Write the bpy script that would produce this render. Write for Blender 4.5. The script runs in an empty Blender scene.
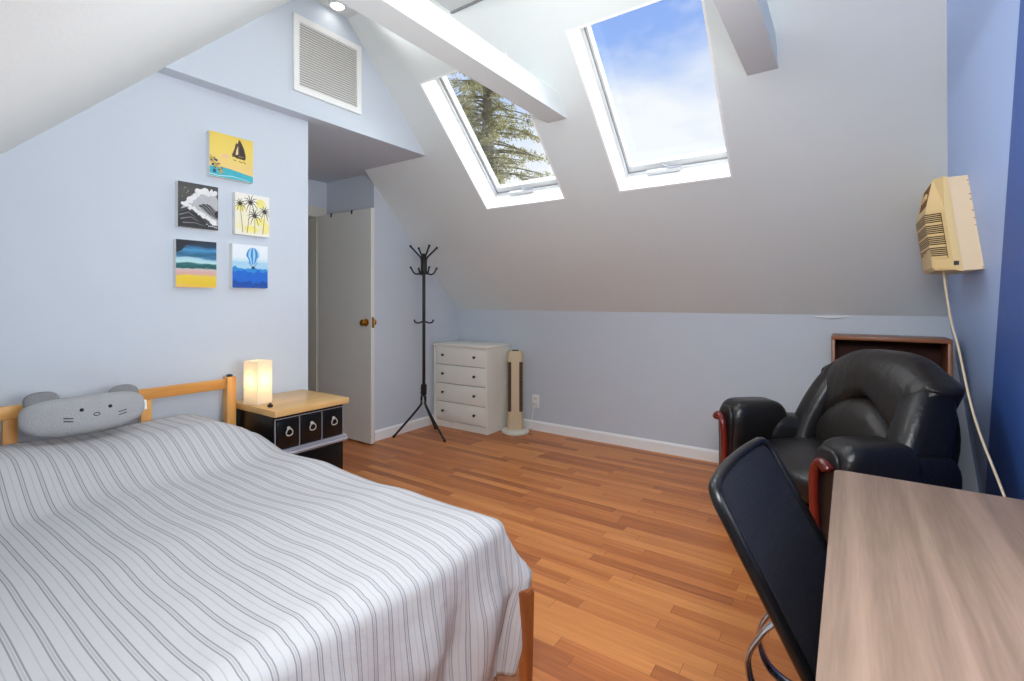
import bpy, bmesh, math, random
from mathutils import Vector, Matrix, noise
random.seed(7)
C = bpy.context.scene
COL = C.collection
PI = math.pi

# ------------------------------------------------------------------ colour and materials
def lin(r, g, b):
    def f(c):
        c /= 255.0
        return c / 12.92 if c <= 0.04045 else ((c + 0.055) / 1.055) ** 2.4
    return (f(r), f(g), f(b), 1.0)

def new_mat(name):
    m = bpy.data.materials.new(name)
    m.use_nodes = True
    nt = m.node_tree
    return m, nt, nt.nodes['Principled BSDF']

def N(nt, t, **kw):
    n = nt.nodes.new(t)
    for k, v in kw.items():
        setattr(n, k, v)
    return n

def plain(name, rgb, rough=0.5, metal=0.0, bump=0.0, bscale=80.0, var=0.0, vscale=6.0, spec=0.5, coat=0.0, stretch=None):
    """A flat colour with a little noise in tone and relief."""
    m, nt, b = new_mat(name)
    col = lin(*rgb)
    b.inputs['Roughness'].default_value = rough
    b.inputs['Metallic'].default_value = metal
    b.inputs['Specular IOR Level'].default_value = spec
    b.inputs['Coat Weight'].default_value = coat
    tc = N(nt, 'ShaderNodeTexCoord')
    src = tc.outputs['Object']
    if stretch:
        mp = N(nt, 'ShaderNodeMapping')
        mp.inputs['Scale'].default_value = stretch
        nt.links.new(src, mp.inputs['Vector'])
        src = mp.outputs['Vector']
    no = N(nt, 'ShaderNodeTexNoise')
    no.inputs['Scale'].default_value = vscale
    no.inputs['Detail'].default_value = 4
    nt.links.new(src, no.inputs['Vector'])
    mx = N(nt, 'ShaderNodeMix', data_type='RGBA')
    mx.inputs[6].default_value = tuple(c * (1 - var) for c in col[:3]) + (1,)
    mx.inputs[7].default_value = tuple(min(1, c * (1 + var)) for c in col[:3]) + (1,)
    nt.links.new(no.outputs['Fac'], mx.inputs[0])
    nt.links.new(mx.outputs[2], b.inputs['Base Color'])
    if bump:
        n2 = N(nt, 'ShaderNodeTexNoise')
        n2.inputs['Scale'].default_value = bscale
        n2.inputs['Detail'].default_value = 3
        nt.links.new(src, n2.inputs['Vector'])
        bp = N(nt, 'ShaderNodeBump')
        bp.inputs['Strength'].default_value = bump
        bp.inputs['Distance'].default_value = 0.01
        nt.links.new(n2.outputs['Fac'], bp.inputs['Height'])
        nt.links.new(bp.outputs['Normal'], b.inputs['Normal'])
    return m

def wood(name, light, dark, along='X', scale=1.0, rough=0.4, rings=9.0, coat=0.0, spec=0.5, lng=0.35, dist=0.6, mix=0.55, lo=0.2, hi=0.75, fine=16):
    m, nt, b = new_mat(name)
    b.inputs['Roughness'].default_value = rough
    b.inputs['Coat Weight'].default_value = coat
    b.inputs['Specular IOR Level'].default_value = spec
    tc = N(nt, 'ShaderNodeTexCoord')
    mp = N(nt, 'ShaderNodeMapping')
    s = {'X': (lng, 3.2, 3.2), 'Y': (3.2, lng, 3.2), 'Z': (3.2, 3.2, lng)}[along]
    mp.inputs['Scale'].default_value = tuple(v * scale for v in s)
    nt.links.new(tc.outputs['Object'], mp.inputs['Vector'])
    n1 = N(nt, 'ShaderNodeTexNoise')
    n1.inputs['Scale'].default_value = 1.3
    n1.inputs['Detail'].default_value = 2
    n1.inputs['Distortion'].default_value = dist
    nt.links.new(mp.outputs['Vector'], n1.inputs['Vector'])
    mul = N(nt, 'ShaderNodeMath', operation='MULTIPLY')
    mul.inputs[1].default_value = rings
    nt.links.new(n1.outputs['Fac'], mul.inputs[0])
    fr = N(nt, 'ShaderNodeMath', operation='PINGPONG')
    fr.inputs[1].default_value = 1.0
    nt.links.new(mul.outputs[0], fr.inputs[0])
    n2 = N(nt, 'ShaderNodeTexNoise')
    n2.inputs['Scale'].default_value = fine
    n2.inputs['Detail'].default_value = 5
    nt.links.new(mp.outputs['Vector'], n2.inputs['Vector'])
    ad = N(nt, 'ShaderNodeMix')
    ad.inputs[0].default_value = mix
    nt.links.new(fr.outputs[0], ad.inputs[2])
    nt.links.new(n2.outputs['Fac'], ad.inputs[3])
    cr = N(nt, 'ShaderNodeValToRGB')
    cr.color_ramp.elements[0].position = lo
    cr.color_ramp.elements[1].position = hi
    cr.color_ramp.elements[0].color = lin(*dark)
    cr.color_ramp.elements[1].color = lin(*light)
    nt.links.new(ad.outputs[0], cr.inputs[0])
    nt.links.new(cr.outputs[0], b.inputs['Base Color'])
    return m

def floor_mat():
    m, nt, b = new_mat('laminate_floor')
    L = nt.links.new
    tc = N(nt, 'ShaderNodeTexCoord')
    sp = N(nt, 'ShaderNodeSeparateXYZ')
    L(tc.outputs['Object'], sp.inputs[0])
    def M(op, a, bb=None):
        n = N(nt, 'ShaderNodeMath', operation=op)
        for i, v in enumerate((a, bb)):
            if v is None: continue
            if isinstance(v, (int, float)): n.inputs[i].default_value = v
            else: L(v, n.inputs[i])
        return n.outputs[0]
    rowf = M('DIVIDE', sp.outputs['Y'], 0.06)
    row = M('FLOOR', rowf)
    w1 = N(nt, 'ShaderNodeTexWhiteNoise', noise_dimensions='1D')
    L(row, w1.inputs['W'])
    off = M('MULTIPLY', w1.outputs['Value'], 3.0)
    colf = M('ADD', M('DIVIDE', sp.outputs['X'], 0.62), off)
    colu = M('FLOOR', colf)
    cv = N(nt, 'ShaderNodeCombineXYZ')
    L(row, cv.inputs[0]); L(colu, cv.inputs[1])
    w2 = N(nt, 'ShaderNodeTexWhiteNoise', noise_dimensions='2D')
    L(cv.outputs[0], w2.inputs['Vector'])
    # grain, offset per strip
    mp = N(nt, 'ShaderNodeMapping')
    mp.inputs['Scale'].default_value = (1.1, 24, 1)
    L(tc.outputs['Object'], mp.inputs['Vector'])
    addv = N(nt, 'ShaderNodeVectorMath', operation='ADD')
    L(mp.outputs[0], addv.inputs[0])
    sc = N(nt, 'ShaderNodeVectorMath', operation='SCALE')
    L(w2.outputs['Color'], sc.inputs[0]); sc.inputs['Scale'].default_value = 20
    L(sc.outputs[0], addv.inputs[1])
    n1 = N(nt, 'ShaderNodeTexNoise')
    n1.inputs['Scale'].default_value = 1.6; n1.inputs['Detail'].default_value = 6; n1.inputs['Roughness'].default_value = 0.62
    L(addv.outputs[0], n1.inputs['Vector'])
    tone = M('ADD', M('MULTIPLY', w2.outputs['Value'], 0.46), M('MULTIPLY', n1.outputs['Fac'], 0.72))
    cr = N(nt, 'ShaderNodeValToRGB')
    e = cr.color_ramp.elements
    e[0].position = 0.15; e[0].color = lin(*FLOOR[0])
    e[1].position = 1.0; e[1].color = lin(*FLOOR[2])
    k = e.new(0.55); k.color = lin(*FLOOR[1])
    L(tone, cr.inputs[0])
    # dark joints
    fy = M('FRACT', rowf); fx = M('FRACT', colf)
    jy = M('LESS_THAN', fy, 0.022); jx = M('LESS_THAN', fx, 0.004)
    j = M('MAXIMUM', jy, jx)
    mx = N(nt, 'ShaderNodeMix', data_type='RGBA')
    L(M('MULTIPLY', j, 0.45), mx.inputs[0])
    L(cr.outputs[0], mx.inputs[6])
    mx.inputs[7].default_value = lin(84, 42, 22)
    L(mx.outputs[2], b.inputs['Base Color'])
    b.inputs['Roughness'].default_value = 0.36
    b.inputs['Specular IOR Level'].default_value = 0.35
    return m

def stripes_mat():
    m, nt, b = new_mat('striped_cotton')
    L = nt.links.new
    uv = N(nt, 'ShaderNodeUVMap'); uv.uv_map = 'UVMap'
    sp = N(nt, 'ShaderNodeSeparateXYZ'); L(uv.outputs[0], sp.inputs[0])
    def M(op, a, bb=None, c=None):
        n = N(nt, 'ShaderNodeMath', operation=op)
        for i, v in enumerate((a, bb, c)):
            if v is None: continue
            if isinstance(v, (int, float)): n.inputs[i].default_value = v
            else: L(v, n.inputs[i])
        return n.outputs[0]
    fr = M('FRACT', M('DIVIDE', sp.outputs['Y'], 0.045))
    def line(c, w):
        return M('LESS_THAN', M('ABSOLUTE', M('SUBTRACT', fr, c)), w)
    s1 = M('MAXIMUM', line(0.30, 0.032), line(0.52, 0.032))
    s2 = M('MAXIMUM', line(0.41, 0.04), line(0.93, 0.03))
    mx = N(nt, 'ShaderNodeMix', data_type='RGBA'); L(M('MULTIPLY', s2, 0.25), mx.inputs[0])
    mx.inputs[6].default_value = lin(*SHEET); mx.inputs[7].default_value = lin(120, 118, 124)
    mx2 = N(nt, 'ShaderNodeMix', data_type='RGBA'); L(M('MULTIPLY', s1, 0.7), mx2.inputs[0])
    L(mx.outputs[2], mx2.inputs[6]); mx2.inputs[7].default_value = lin(118, 116, 124)
    L(mx2.outputs[2], b.inputs['Base Color'])
    b.inputs['Roughness'].default_value = 0.9
    b.inputs['Specular IOR Level'].default_value = 0.15
    tc = N(nt, 'ShaderNodeTexCoord')
    n2 = N(nt, 'ShaderNodeTexNoise'); n2.inputs['Scale'].default_value = 22; n2.inputs['Detail'].default_value = 4
    L(tc.outputs['Object'], n2.inputs['Vector'])
    bp = N(nt, 'ShaderNodeBump'); bp.inputs['Strength'].default_value = 0.35; bp.inputs['Distance'].default_value = 0.012
    L(n2.outputs['Fac'], bp.inputs['Height']); L(bp.outputs['Normal'], b.inputs['Normal'])
    return m

def glass_mat():
    m, nt, b = new_mat('window_glass')
    out = nt.nodes['Material Output']
    tr = N(nt, 'ShaderNodeBsdfTransparent'); tr.inputs[0].default_value = (0.97, 0.985, 0.98, 1)
    gl = N(nt, 'ShaderNodeBsdfGlossy'); gl.inputs['Roughness'].default_value = 0.02
    mx = N(nt, 'ShaderNodeMixShader'); mx.inputs[0].default_value = 0.02
    nt.links.new(tr.outputs[0], mx.inputs[1]); nt.links.new(gl.outputs[0], mx.inputs[2])
    nt.links.new(mx.outputs[0], out.inputs['Surface'])
    return m

def glow_mat(name, rgb, strength, base=(245, 240, 230)):
    m, nt, b = new_mat(name)
    b.inputs['Base Color'].default_value = lin(*base)
    b.inputs['Emission Color'].default_value = lin(*rgb)
    b.inputs['Emission Strength'].default_value = strength
    b.inputs['Roughness'].default_value = 0.6
    return m

def mesh_fabric(name):
    m, nt, b = new_mat(name)
    L = nt.links.new
    tc = N(nt, 'ShaderNodeTexCoord')
    wv = N(nt, 'ShaderNodeTexWave'); wv.bands_direction = 'Z'; wv.inputs['Scale'].default_value = 55
    L(tc.outputs['Object'], wv.inputs['Vector'])
    w2 = N(nt, 'ShaderNodeTexWave'); w2.bands_direction = 'Y'; w2.inputs['Scale'].default_value = 55
    L(tc.outputs['Object'], w2.inputs['Vector'])
    mm = N(nt, 'ShaderNodeMath', operation='MULTIPLY'); L(wv.outputs['Fac'], mm.inputs[0]); L(w2.outputs['Fac'], mm.inputs[1])
    mx = N(nt, 'ShaderNodeMix', data_type='RGBA'); L(mm.outputs[0], mx.inputs[0])
    mx.inputs[6].default_value = lin(27, 28, 37); mx.inputs[7].default_value = lin(11, 11, 16)
    L(mx.outputs[2], b.inputs['Base Color'])
    bp = N(nt, 'ShaderNodeBump'); bp.inputs['Strength'].default_value = 0.5; bp.inputs['Distance'].default_value = 0.003
    L(mm.outputs[0], bp.inputs['Height']); L(bp.outputs['Normal'], b.inputs['Normal'])
    b.inputs['Roughness'].default_value = 0.55
    return m

def sunset_mat():
    """Bands of paint blended up the canvas: yellow sand, pink, teal sea, pale gap, blue and near-black sky."""
    m, nt, b = new_mat('sunset_paint'); L = nt.links.new
    tc = N(nt, 'ShaderNodeTexCoord'); mp = N(nt, 'ShaderNodeMapping')
    mp.inputs['Scale'].default_value = (1, 4, 16)
    L(tc.outputs['Object'], mp.inputs[0])
    no = N(nt, 'ShaderNodeTexNoise'); no.inputs['Scale'].default_value = 2.2; no.inputs['Detail'].default_value = 3
    L(mp.outputs[0], no.inputs['Vector'])
    sp = N(nt, 'ShaderNodeSeparateXYZ'); L(tc.outputs['Object'], sp.inputs[0])
    a = N(nt, 'ShaderNodeMath', operation='DIVIDE'); L(sp.outputs['Z'], a.inputs[0]); a.inputs[1].default_value = 0.237
    c = N(nt, 'ShaderNodeMath', operation='MULTIPLY_ADD'); L(no.outputs['Fac'], c.inputs[0]); c.inputs[1].default_value = 0.2; L(a.outputs[0], c.inputs[2])
    d = N(nt, 'ShaderNodeMath', operation='SUBTRACT'); L(c.outputs[0], d.inputs[0]); d.inputs[1].default_value = 0.1
    cr = N(nt, 'ShaderNodeValToRGB'); e = cr.color_ramp.elements
    e[0].position = 0.0; e[0].color = lin(238, 190, 110)
    e[1].position = 1.0; e[1].color = lin(34, 40, 50)
    for p, q in ((0.08, (232, 196, 46)), (0.23, (236, 204, 60)), (0.28, (214, 168, 160)), (0.36, (220, 176, 172)), (0.40, (196, 206, 196)),
                 (0.43, (24, 84, 90)), (0.50, (32, 110, 112)), (0.53, (190, 226, 230)), (0.60, (170, 214, 226)), (0.65, (60, 120, 160)),
                 (0.70, (36, 96, 130)), (0.80, (70, 150, 200)), (0.88, (30, 60, 90))):
        k = e.new(p); k.color = lin(*q)
    L(d.outputs[0], cr.inputs[0]); L(cr.outputs[0], b.inputs['Base Color'])
    b.inputs['Roughness'].default_value = 0.5
    return m

def ramp_mat(name, size, stops, nscale=6, namt=0.1):
    m, nt, b = new_mat(name); L = nt.links.new
    tc = N(nt, 'ShaderNodeTexCoord')
    no = N(nt, 'ShaderNodeTexNoise'); no.inputs['Scale'].default_value = nscale; no.inputs['Detail'].default_value = 3
    L(tc.outputs['Object'], no.inputs['Vector'])
    sp = N(nt, 'ShaderNodeSeparateXYZ'); L(tc.outputs['Object'], sp.inputs[0])
    a = N(nt, 'ShaderNodeMath', operation='DIVIDE'); L(sp.outputs['Z'], a.inputs[0]); a.inputs[1].default_value = size
    c = N(nt, 'ShaderNodeMath', operation='MULTIPLY_ADD'); L(no.outputs['Fac'], c.inputs[0]); c.inputs[1].default_value = namt; L(a.outputs[0], c.inputs[2])
    d = N(nt, 'ShaderNodeMath', operation='SUBTRACT'); L(c.outputs[0], d.inputs[0]); d.inputs[1].default_value = namt / 2
    cr = N(nt, 'ShaderNodeValToRGB'); e = cr.color_ramp.elements
    e[0].position = stops[0][0]; e[0].color = lin(*stops[0][1])
    e[1].position = stops[-1][0]; e[1].color = lin(*stops[-1][1])
    for p, q in stops[1:-1]:
        k = e.new(p); k.color = lin(*q)
    L(d.outputs[0], cr.inputs[0]); L(cr.outputs[0], b.inputs['Base Color'])
    b.inputs['Roughness'].default_value = 0.5
    return m

FLOOR = ((132, 70, 44), (190, 113, 60), (226, 152, 86))
SHEET = (198, 196, 197)

M = {}
M['wall'] = plain('pale_blue_paint', (205, 213, 223), 0.7, bump=0.05, bscale=180, var=0.015, spec=0.3)
M['ceiling'] = plain('white_ceiling_paint', (229, 235, 235), 0.75, bump=0.05, bscale=160, var=0.012, spec=0.3)
M['white'] = plain('white_trim_paint', (246, 247, 247), 0.4, var=0.01)
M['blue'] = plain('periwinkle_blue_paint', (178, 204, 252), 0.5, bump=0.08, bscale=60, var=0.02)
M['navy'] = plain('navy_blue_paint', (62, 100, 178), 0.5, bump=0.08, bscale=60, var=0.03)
M['floor'] = floor_mat()
M['glass'] = glass_mat()
M['vinyl'] = plain('grey_white_vinyl', (222, 222, 220), 0.35, var=0.01)
M['gasket'] = plain('grey_gasket', (150, 152, 154), 0.5)
M['door'] = plain('cream_white_gloss_paint', (226, 226, 220), 0.3, var=0.01, vscale=3)
M['jamb'] = plain('cream_jamb_paint', (214, 212, 200), 0.4)
M['brass'] = plain('brass', (190, 140, 62), 0.25, metal=1.0)
M['chrome'] = plain('chrome', (225, 226, 228), 0.18, metal=1.0)
M['blackmetal'] = plain('black_enamel', (16, 17, 20), 0.4, var=0.05)
M['dresser'] = plain('white_laminate', (242, 240, 230), 0.45, var=0.01)
M['gap'] = plain('dark_gap', (60, 58, 54), 0.8)
M['pewter'] = plain('dark_pewter', (70, 66, 62), 0.3, metal=0.8)
M['beige'] = plain('beige_plastic', (216, 198, 164), 0.4, var=0.02)
M['greybeige'] = plain('off_white_plastic', (224, 220, 208), 0.4)
M['slot'] = plain('brown_grille', (84, 66, 50), 0.6)
M['pine'] = wood('golden_pine', (232, 172, 96), (206, 138, 66), 'Y', 1.0, 0.4)
M['pine_z'] = wood('golden_pine_upright', (232, 170, 92), (204, 136, 64), 'Z', 1.0, 0.4)
M['frame_wood'] = wood('brown_pine', (176, 104, 52), (140, 76, 36), 'Z', 1.0, 0.4)
M['sheet'] = stripes_mat()
M['mattress'] = plain('mattress_ticking', (225, 224, 222), 0.9)
M['plush'] = plain('grey_plush', (176, 176, 178), 0.95, bump=0.5, bscale=260, var=0.06, vscale=14, spec=0.1)
M['plush_d'] = plain('darker_grey_plush', (140, 140, 142), 0.95, bump=0.5, bscale=260, var=0.06, vscale=14, spec=0.1)
M['thread'] = plain('black_thread', (30, 30, 32), 0.7)
M['tan_top'] = wood('tan_laminate', (222, 180, 120), (206, 160, 100), 'Y', 0.7, 0.3)
M['blacklacq'] = plain('black_lacquer', (7, 7, 8), 0.3, var=0.05)
M['silver'] = plain('silver_trim', (178, 178, 188), 0.4, metal=0.2)
M['nickel'] = plain('nickel_ring', (226, 224, 216), 0.35, metal=0.5)
def paper_mat():
    m, nt, b = new_mat('rice_paper'); out = nt.nodes['Material Output']
    tr = N(nt, 'ShaderNodeBsdfTranslucent'); tr.inputs[0].default_value = lin(250, 240, 220)
    b.inputs['Base Color'].default_value = lin(244, 238, 224); b.inputs['Roughness'].default_value = 0.8
    mx = N(nt, 'ShaderNodeMixShader'); mx.inputs[0].default_value = 0.5
    nt.links.new(b.outputs[0], mx.inputs[1]); nt.links.new(tr.outputs[0], mx.inputs[2]); nt.links.new(mx.outputs[0], out.inputs['Surface'])
    return m
M['shade'] = paper_mat()
M['leather'] = plain('black_leather', (24, 22, 22), 0.34, bump=0.22, bscale=55, var=0.12, vscale=9, spec=0.55)
M['leather_w'] = plain('creased_black_leather', (36, 32, 29), 0.38, bump=0.45, bscale=16, var=0.15, vscale=9, spec=0.55, stretch=(0.5, 1.6, 1))
M['mahogany'] = wood('red_mahogany', (118, 34, 24), (82, 20, 15), 'Z', 1.0, 0.22, coat=0.3)
M['shelfwood'] = wood('brown_veneer', (150, 92, 58), (120, 68, 40), 'X', 1.0, 0.35)
M['shelfdark'] = wood('dark_veneer', (88, 44, 28), (60, 28, 18), 'X', 1.0, 0.5, spec=0.2)
M['desk'] = wood('grey_walnut_laminate', (138, 114, 98), (116, 95, 80), 'Y', 1.5, 0.42, rings=12.0, lng=0.16, dist=0.15, mix=0.62, lo=0.3, hi=0.68, fine=34)
M['deskedge'] = plain('desk_edge_band', (120, 96, 80), 0.5)
M['mesh'] = mesh_fabric('black_mesh_fabric')
M['blackplast'] = plain('black_plastic', (10, 10, 12), 0.32)
M['ac'] = plain('yellowed_plastic', (228, 198, 140), 0.45, var=0.03, vscale=9)
M['ac_sleeve'] = plain('beige_enamelled_steel', (236, 210, 174), 0.45, var=0.03, vscale=12)
M['slot_dark'] = plain('dark_brown_slot', (58, 38, 26), 0.7)
M['rust'] = plain('rust', (120, 74, 44), 0.9)
M['cordcream'] = plain('cream_cord', (214, 196, 168), 0.5)
M['ventwhite'] = plain('white_vent_enamel', (236, 236, 234), 0.4)
M['ventgrey'] = plain('grey_filter', (168, 166, 160), 0.9, var=0.15, vscale=40)
M['ventslat'] = plain('vent_slat', (226, 225, 221), 0.5)
M['bark'] = plain('grey_bark', (120, 112, 98), 0.95, bump=0.6, bscale=20, var=0.2)
M['needles'] = plain('olive_needles', (164, 158, 118), 0.8, var=0.45, vscale=7, spec=0.2)
M['canvas'] = plain('white_canvas', (236, 236, 234), 0.8)
M['lampface'] = glow_mat('downlight_face', (255, 250, 240), 6.0)
M['reveal'] = plain('skylight_white_paint', (250, 250, 250), 0.45, var=0.005)

# ------------------------------------------------------------------ mesh helpers
class MB:
    def __init__(s):
        s.bm = bmesh.new(); s.mi = 0
    def _fin(s, faces):
        for f in faces: f.material_index = s.mi
    def box(s, lo, hi, mat=None):
        (x0, y0, z0), (x1, y1, z1) = lo, hi
        P = [(x0, y0, z0), (x1, y0, z0), (x1, y1, z0), (x0, y1, z0), (x0, y0, z1), (x1, y0, z1), (x1, y1, z1), (x0, y1, z1)]
        vs = [s.bm.verts.new((mat @ Vector(p)) if mat else p) for p in P]
        s._fin([s.bm.faces.new([vs[i] for i in q]) for q in ((0, 3, 2, 1), (4, 5, 6, 7), (0, 1, 5, 4), (1, 2, 6, 5), (2, 3, 7, 6), (3, 0, 4, 7))])
        return s
    def bbox(s, lo, hi, r=0.004, seg=2, mat=None):
        """a box with bevelled edges"""
        t = bmesh.new()
        bmesh.ops.create_cube(t, size=1)
        c = [(lo[i] + hi[i]) / 2 for i in range(3)]; d = [hi[i] - lo[i] for i in range(3)]
        for v in t.verts: v.co = Vector((c[0] + v.co.x * d[0], c[1] + v.co.y * d[1], c[2] + v.co.z * d[2]))
        bmesh.ops.bevel(t, geom=list(t.edges), offset=r, segments=seg, profile=0.5, affect='EDGES')
        s.merge(t, mat); return s
    def merge(s, t, mat=None):
        mp = {}
        for v in t.verts: mp[v] = s.bm.verts.new(mat @ v.co if mat else v.co)
        fs = []
        for f in t.faces:
            try: fs.append(s.bm.faces.new([mp[v] for v in f.verts]))
            except ValueError: pass
        s._fin(fs); t.free()
    def prism(s, pts, axis, a, b):
        """outline pts (2-D) swept along an axis between a and b; 2-D coords are the other two axes in order"""
        def P(p, w):
            return {'X': (w, p[0], p[1]), 'Y': (p[0], w, p[1]), 'Z': (p[0], p[1], w)}[axis]
        A = [s.bm.verts.new(P(p, a)) for p in pts]; B = [s.bm.verts.new(P(p, b)) for p in pts]
        n = len(pts); fs = [s.bm.faces.new(A[::-1]), s.bm.faces.new(B)]
        for i in range(n): fs.append(s.bm.faces.new([A[i], A[(i + 1) % n], B[(i + 1) % n], B[i]]))
        s._fin(fs); return s
    def tube(s, path, r, n=10, sy=1.0, up=(0, 0, 1), cap=True, rect=False):
        """sweep a circle (or a rectangle when rect) along path; r is a number or one per point; sy squashes along the binormal"""
        path = [Vector(p) for p in path]; k = len(path)
        rs = r if isinstance(r, (list, tuple)) else [r] * k
        rings = []; ref = Vector(up)
        for i, p in enumerate(path):
            t = (path[min(i + 1, k - 1)] - path[max(i - 1, 0)]).normalized()
            u = ref - t * ref.dot(t)
            if u.length < 1e-4: u = Vector((1, 0, 0)) - t * t.x
            if u.length < 1e-4: u = Vector((0, 1, 0))
            u.normalize(); w = t.cross(u)
            ring = []
            for j in range(4 if rect else n):
                if rect: cu, cw = ((1, 1), (-1, 1), (-1, -1), (1, -1))[j]
                else: cu, cw = math.cos(2 * PI * j / n), math.sin(2 * PI * j / n)
                ring.append(s.bm.verts.new(p + u * cu * rs[i] + w * cw * rs[i] * sy))
            rings.append(ring)
        fs = []
        m = len(rings[0])
        for a, b in zip(rings, rings[1:]):
            for j in range(m): fs.append(s.bm.faces.new([a[j], a[(j + 1) % m], b[(j + 1) % m], b[j]]))
        if cap:
            fs.append(s.bm.faces.new(rings[0][::-1])); fs.append(s.bm.faces.new(rings[-1]))
        s._fin(fs); return s
    def lathe(s, prof, c=(0, 0, 0), n=24, mat=None):
        """profile of (radius, z) turned about a vertical axis through c"""
        rings = []
        for r, z in prof:
            ring = []
            for j in range(n):
                p = Vector((c[0] + r * math.cos(2 * PI * j / n), c[1] + r * math.sin(2 * PI * j / n), c[2] + z))
                ring.append(s.bm.verts.new(mat @ p if mat else p))
            rings.append(ring)
        fs = []
        for a, b in zip(rings, rings[1:]):
            for j in range(n): fs.append(s.bm.faces.new([a[j], a[(j + 1) % n], b[(j + 1) % n], b[j]]))
        fs.append(s.bm.faces.new(rings[0][::-1])); fs.append(s.bm.faces.new(rings[-1]))
        s._fin(fs); return s
    def puff(s, size, k=4.0, n=10, fn=None, mat=None):
        """a soft block: cube grid pulled onto a superellipsoid of exponent k, then fn(q, p) places it"""
        t = bmesh.new()
        bmesh.ops.create_cube(t, size=2)
        bmesh.ops.subdivide_edges(t, edges=list(t.edges), cuts=n, use_grid_fill=True)
        for v in t.verts:
            q = v.co
            d = (abs(q.x) ** k + abs(q.y) ** k + abs(q.z) ** k) ** (1 / k)
            q = q / d
            p = Vector((q.x * size[0] / 2, q.y * size[1] / 2, q.z * size[2] / 2))
            v.co = fn(q, p) if fn else p
        s.merge(t, mat); return s
    def poly(s, pts):
        s._fin([s.bm.faces.new([s.bm.verts.new(p) for p in pts])]); return s
    def build(s, name, mat, parent=None, loc=(0, 0, 0), smooth=30, kind=None, label=None, recalc=True):
        if recalc: bmesh.ops.recalc_face_normals(s.bm, faces=list(s.bm.faces))
        me = bpy.data.meshes.new(name); s.bm.to_mesh(me); s.bm.free()
        for m in (mat if isinstance(mat, (list, tuple)) else [mat]): me.materials.append(m)
        if smooth:
            me.polygons.foreach_set('use_smooth', [True] * len(me.polygons))
            me.set_sharp_from_angle(angle=math.radians(smooth))
        o = bpy.data.objects.new(name, me); COL.objects.link(o)
        o.location = loc
        if parent: o.parent = parent
        if kind: o['kind'] = kind
        if label: o['label'] = label
        return o

def thing(name, label, cat, loc=(0, 0, 0), rotz=0.0, group=None):
    o = bpy.data.objects.new(name, None); COL.objects.link(o)
    o.empty_display_size = 0.1
    o.location = loc; o.rotation_euler = (0, 0, rotz)
    return tag(o, label, cat, group)

def tag(o, label, cat, group=None):
    o['label'] = label; o['category'] = cat
    if group: o['group'] = group
    return o

def struct(mb, name, mat, parent=None, smooth=0, **kw):
    return mb.build(name, mat, parent, smooth=smooth, kind='structure', **kw)

def arc(c, r, a0, a1, n, plane='XZ', y=0.0):
    out = []
    for i in range(n + 1):
        a = math.radians(a0 + (a1 - a0) * i / n)
        u, v = c[0] + r * math.cos(a), c[1] + r * math.sin(a)
        out.append({'XZ': (u, y, v), 'YZ': (y, u, v), 'XY': (u, v, y)}[plane])
    return out

def bez(P, n=16):
    """smooth curve (Catmull-Rom) through the points"""
    P = [Vector(p) for p in P]; Q = [P[0] * 2 - P[1]] + P + [P[-1] * 2 - P[-2]]
    out = []
    for i in range(1, len(Q) - 2):
        for j in range(n):
            t = j / n; a, b, c, d = Q[i - 1:i + 3]
            out.append(0.5 * ((2 * b) + (c - a) * t + (2 * a - 5 * b + 4 * c - d) * t * t + (3 * b - a - 3 * c + d) * t ** 3))
    out.append(P[-1]); return out

def sstep(a, b, x):
    t = max(0.0, min(1.0, (x - a) / (b - a))); return t * t * (3 - 2 * t)

# ------------------------------------------------------------------ the room
SUM = 5.02            # back slope: y + z
WB = -3.38            # wall by the dresser
KY = 3.90             # low back wall
SOFF = 2.32
RZ = 3.03             # flat strip at the ridge

mb = MB(); mb.box((-5.4, -0.6, -0.1), (1.2, 4.1, 0)); struct(mb, 'floor', M['floor'])
mb = MB(); mb.box((WB - 0.1, KY, 0), (0.85, KY + 0.1, SUM - KY + 0.02)); struct(mb, 'wall_back', M['wall'])
mb = MB(); mb.box((-4.05, -0.35, 0), (-2.75, 1.77, SOFF)); struct(mb, 'wall_left', M['wall'])
mb = MB(); mb.prism([(0.9, SOFF), (SUM - SOFF + 0.02, SOFF), (SUM - RZ - 0.02, RZ + 0.03), (1.6, RZ + 0.03)], 'X', -4.2, -2.66); struct(mb, 'wall_left_gable', M['wall'])
mb = MB(); mb.box((-4.2, 2.718, SOFF + 0.001), (WB, 3.05, SOFF + 0.1)); struct(mb, 'ceiling_alcove', M['wall'])
mb = MB(); mb.box((WB - 0.1, 2.9, 0), (WB, KY + 0.1, 2.5)); struct(mb, 'wall_left_corner', M['wall'])
mb = MB(); mb.box((-4.15, 2.80, 0), (WB, 2.9, 2.5)); struct(mb, 'wall_alcove_side', M['wall'])
mb = MB()
mb.box((-4.15, 1.7, 2.0), (-4.05, 2.9, 2.5)); mb.box((-4.15, 2.72, 0), (-4.05, 2.9, 2.0)); mb.box((-4.15, 1.7, 0), (-4.05, 1.9, 2.0))
struct(mb, 'wall_alcove_end', M['wall'])
mb = MB()
mb.box((-5.4, 1.0, 0), (-5.3, 3.2, 2.4)); mb.box((-5.4, 1.0, 0), (-4.1, 1.1, 2.4)); mb.box((-5.4, 3.1, 0), (-4.15, 3.2, 2.4)); mb.box((-5.4, 1.0, 2.3), (-4.15, 3.2, 2.4))
struct(mb, 'wall_hallway', M['jamb'])
mb = MB(); mb.box((-2.9, -0.35, 0), (0.9, -0.25, 1.14)); struct(mb, 'wall_front', M['wall'])

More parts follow.
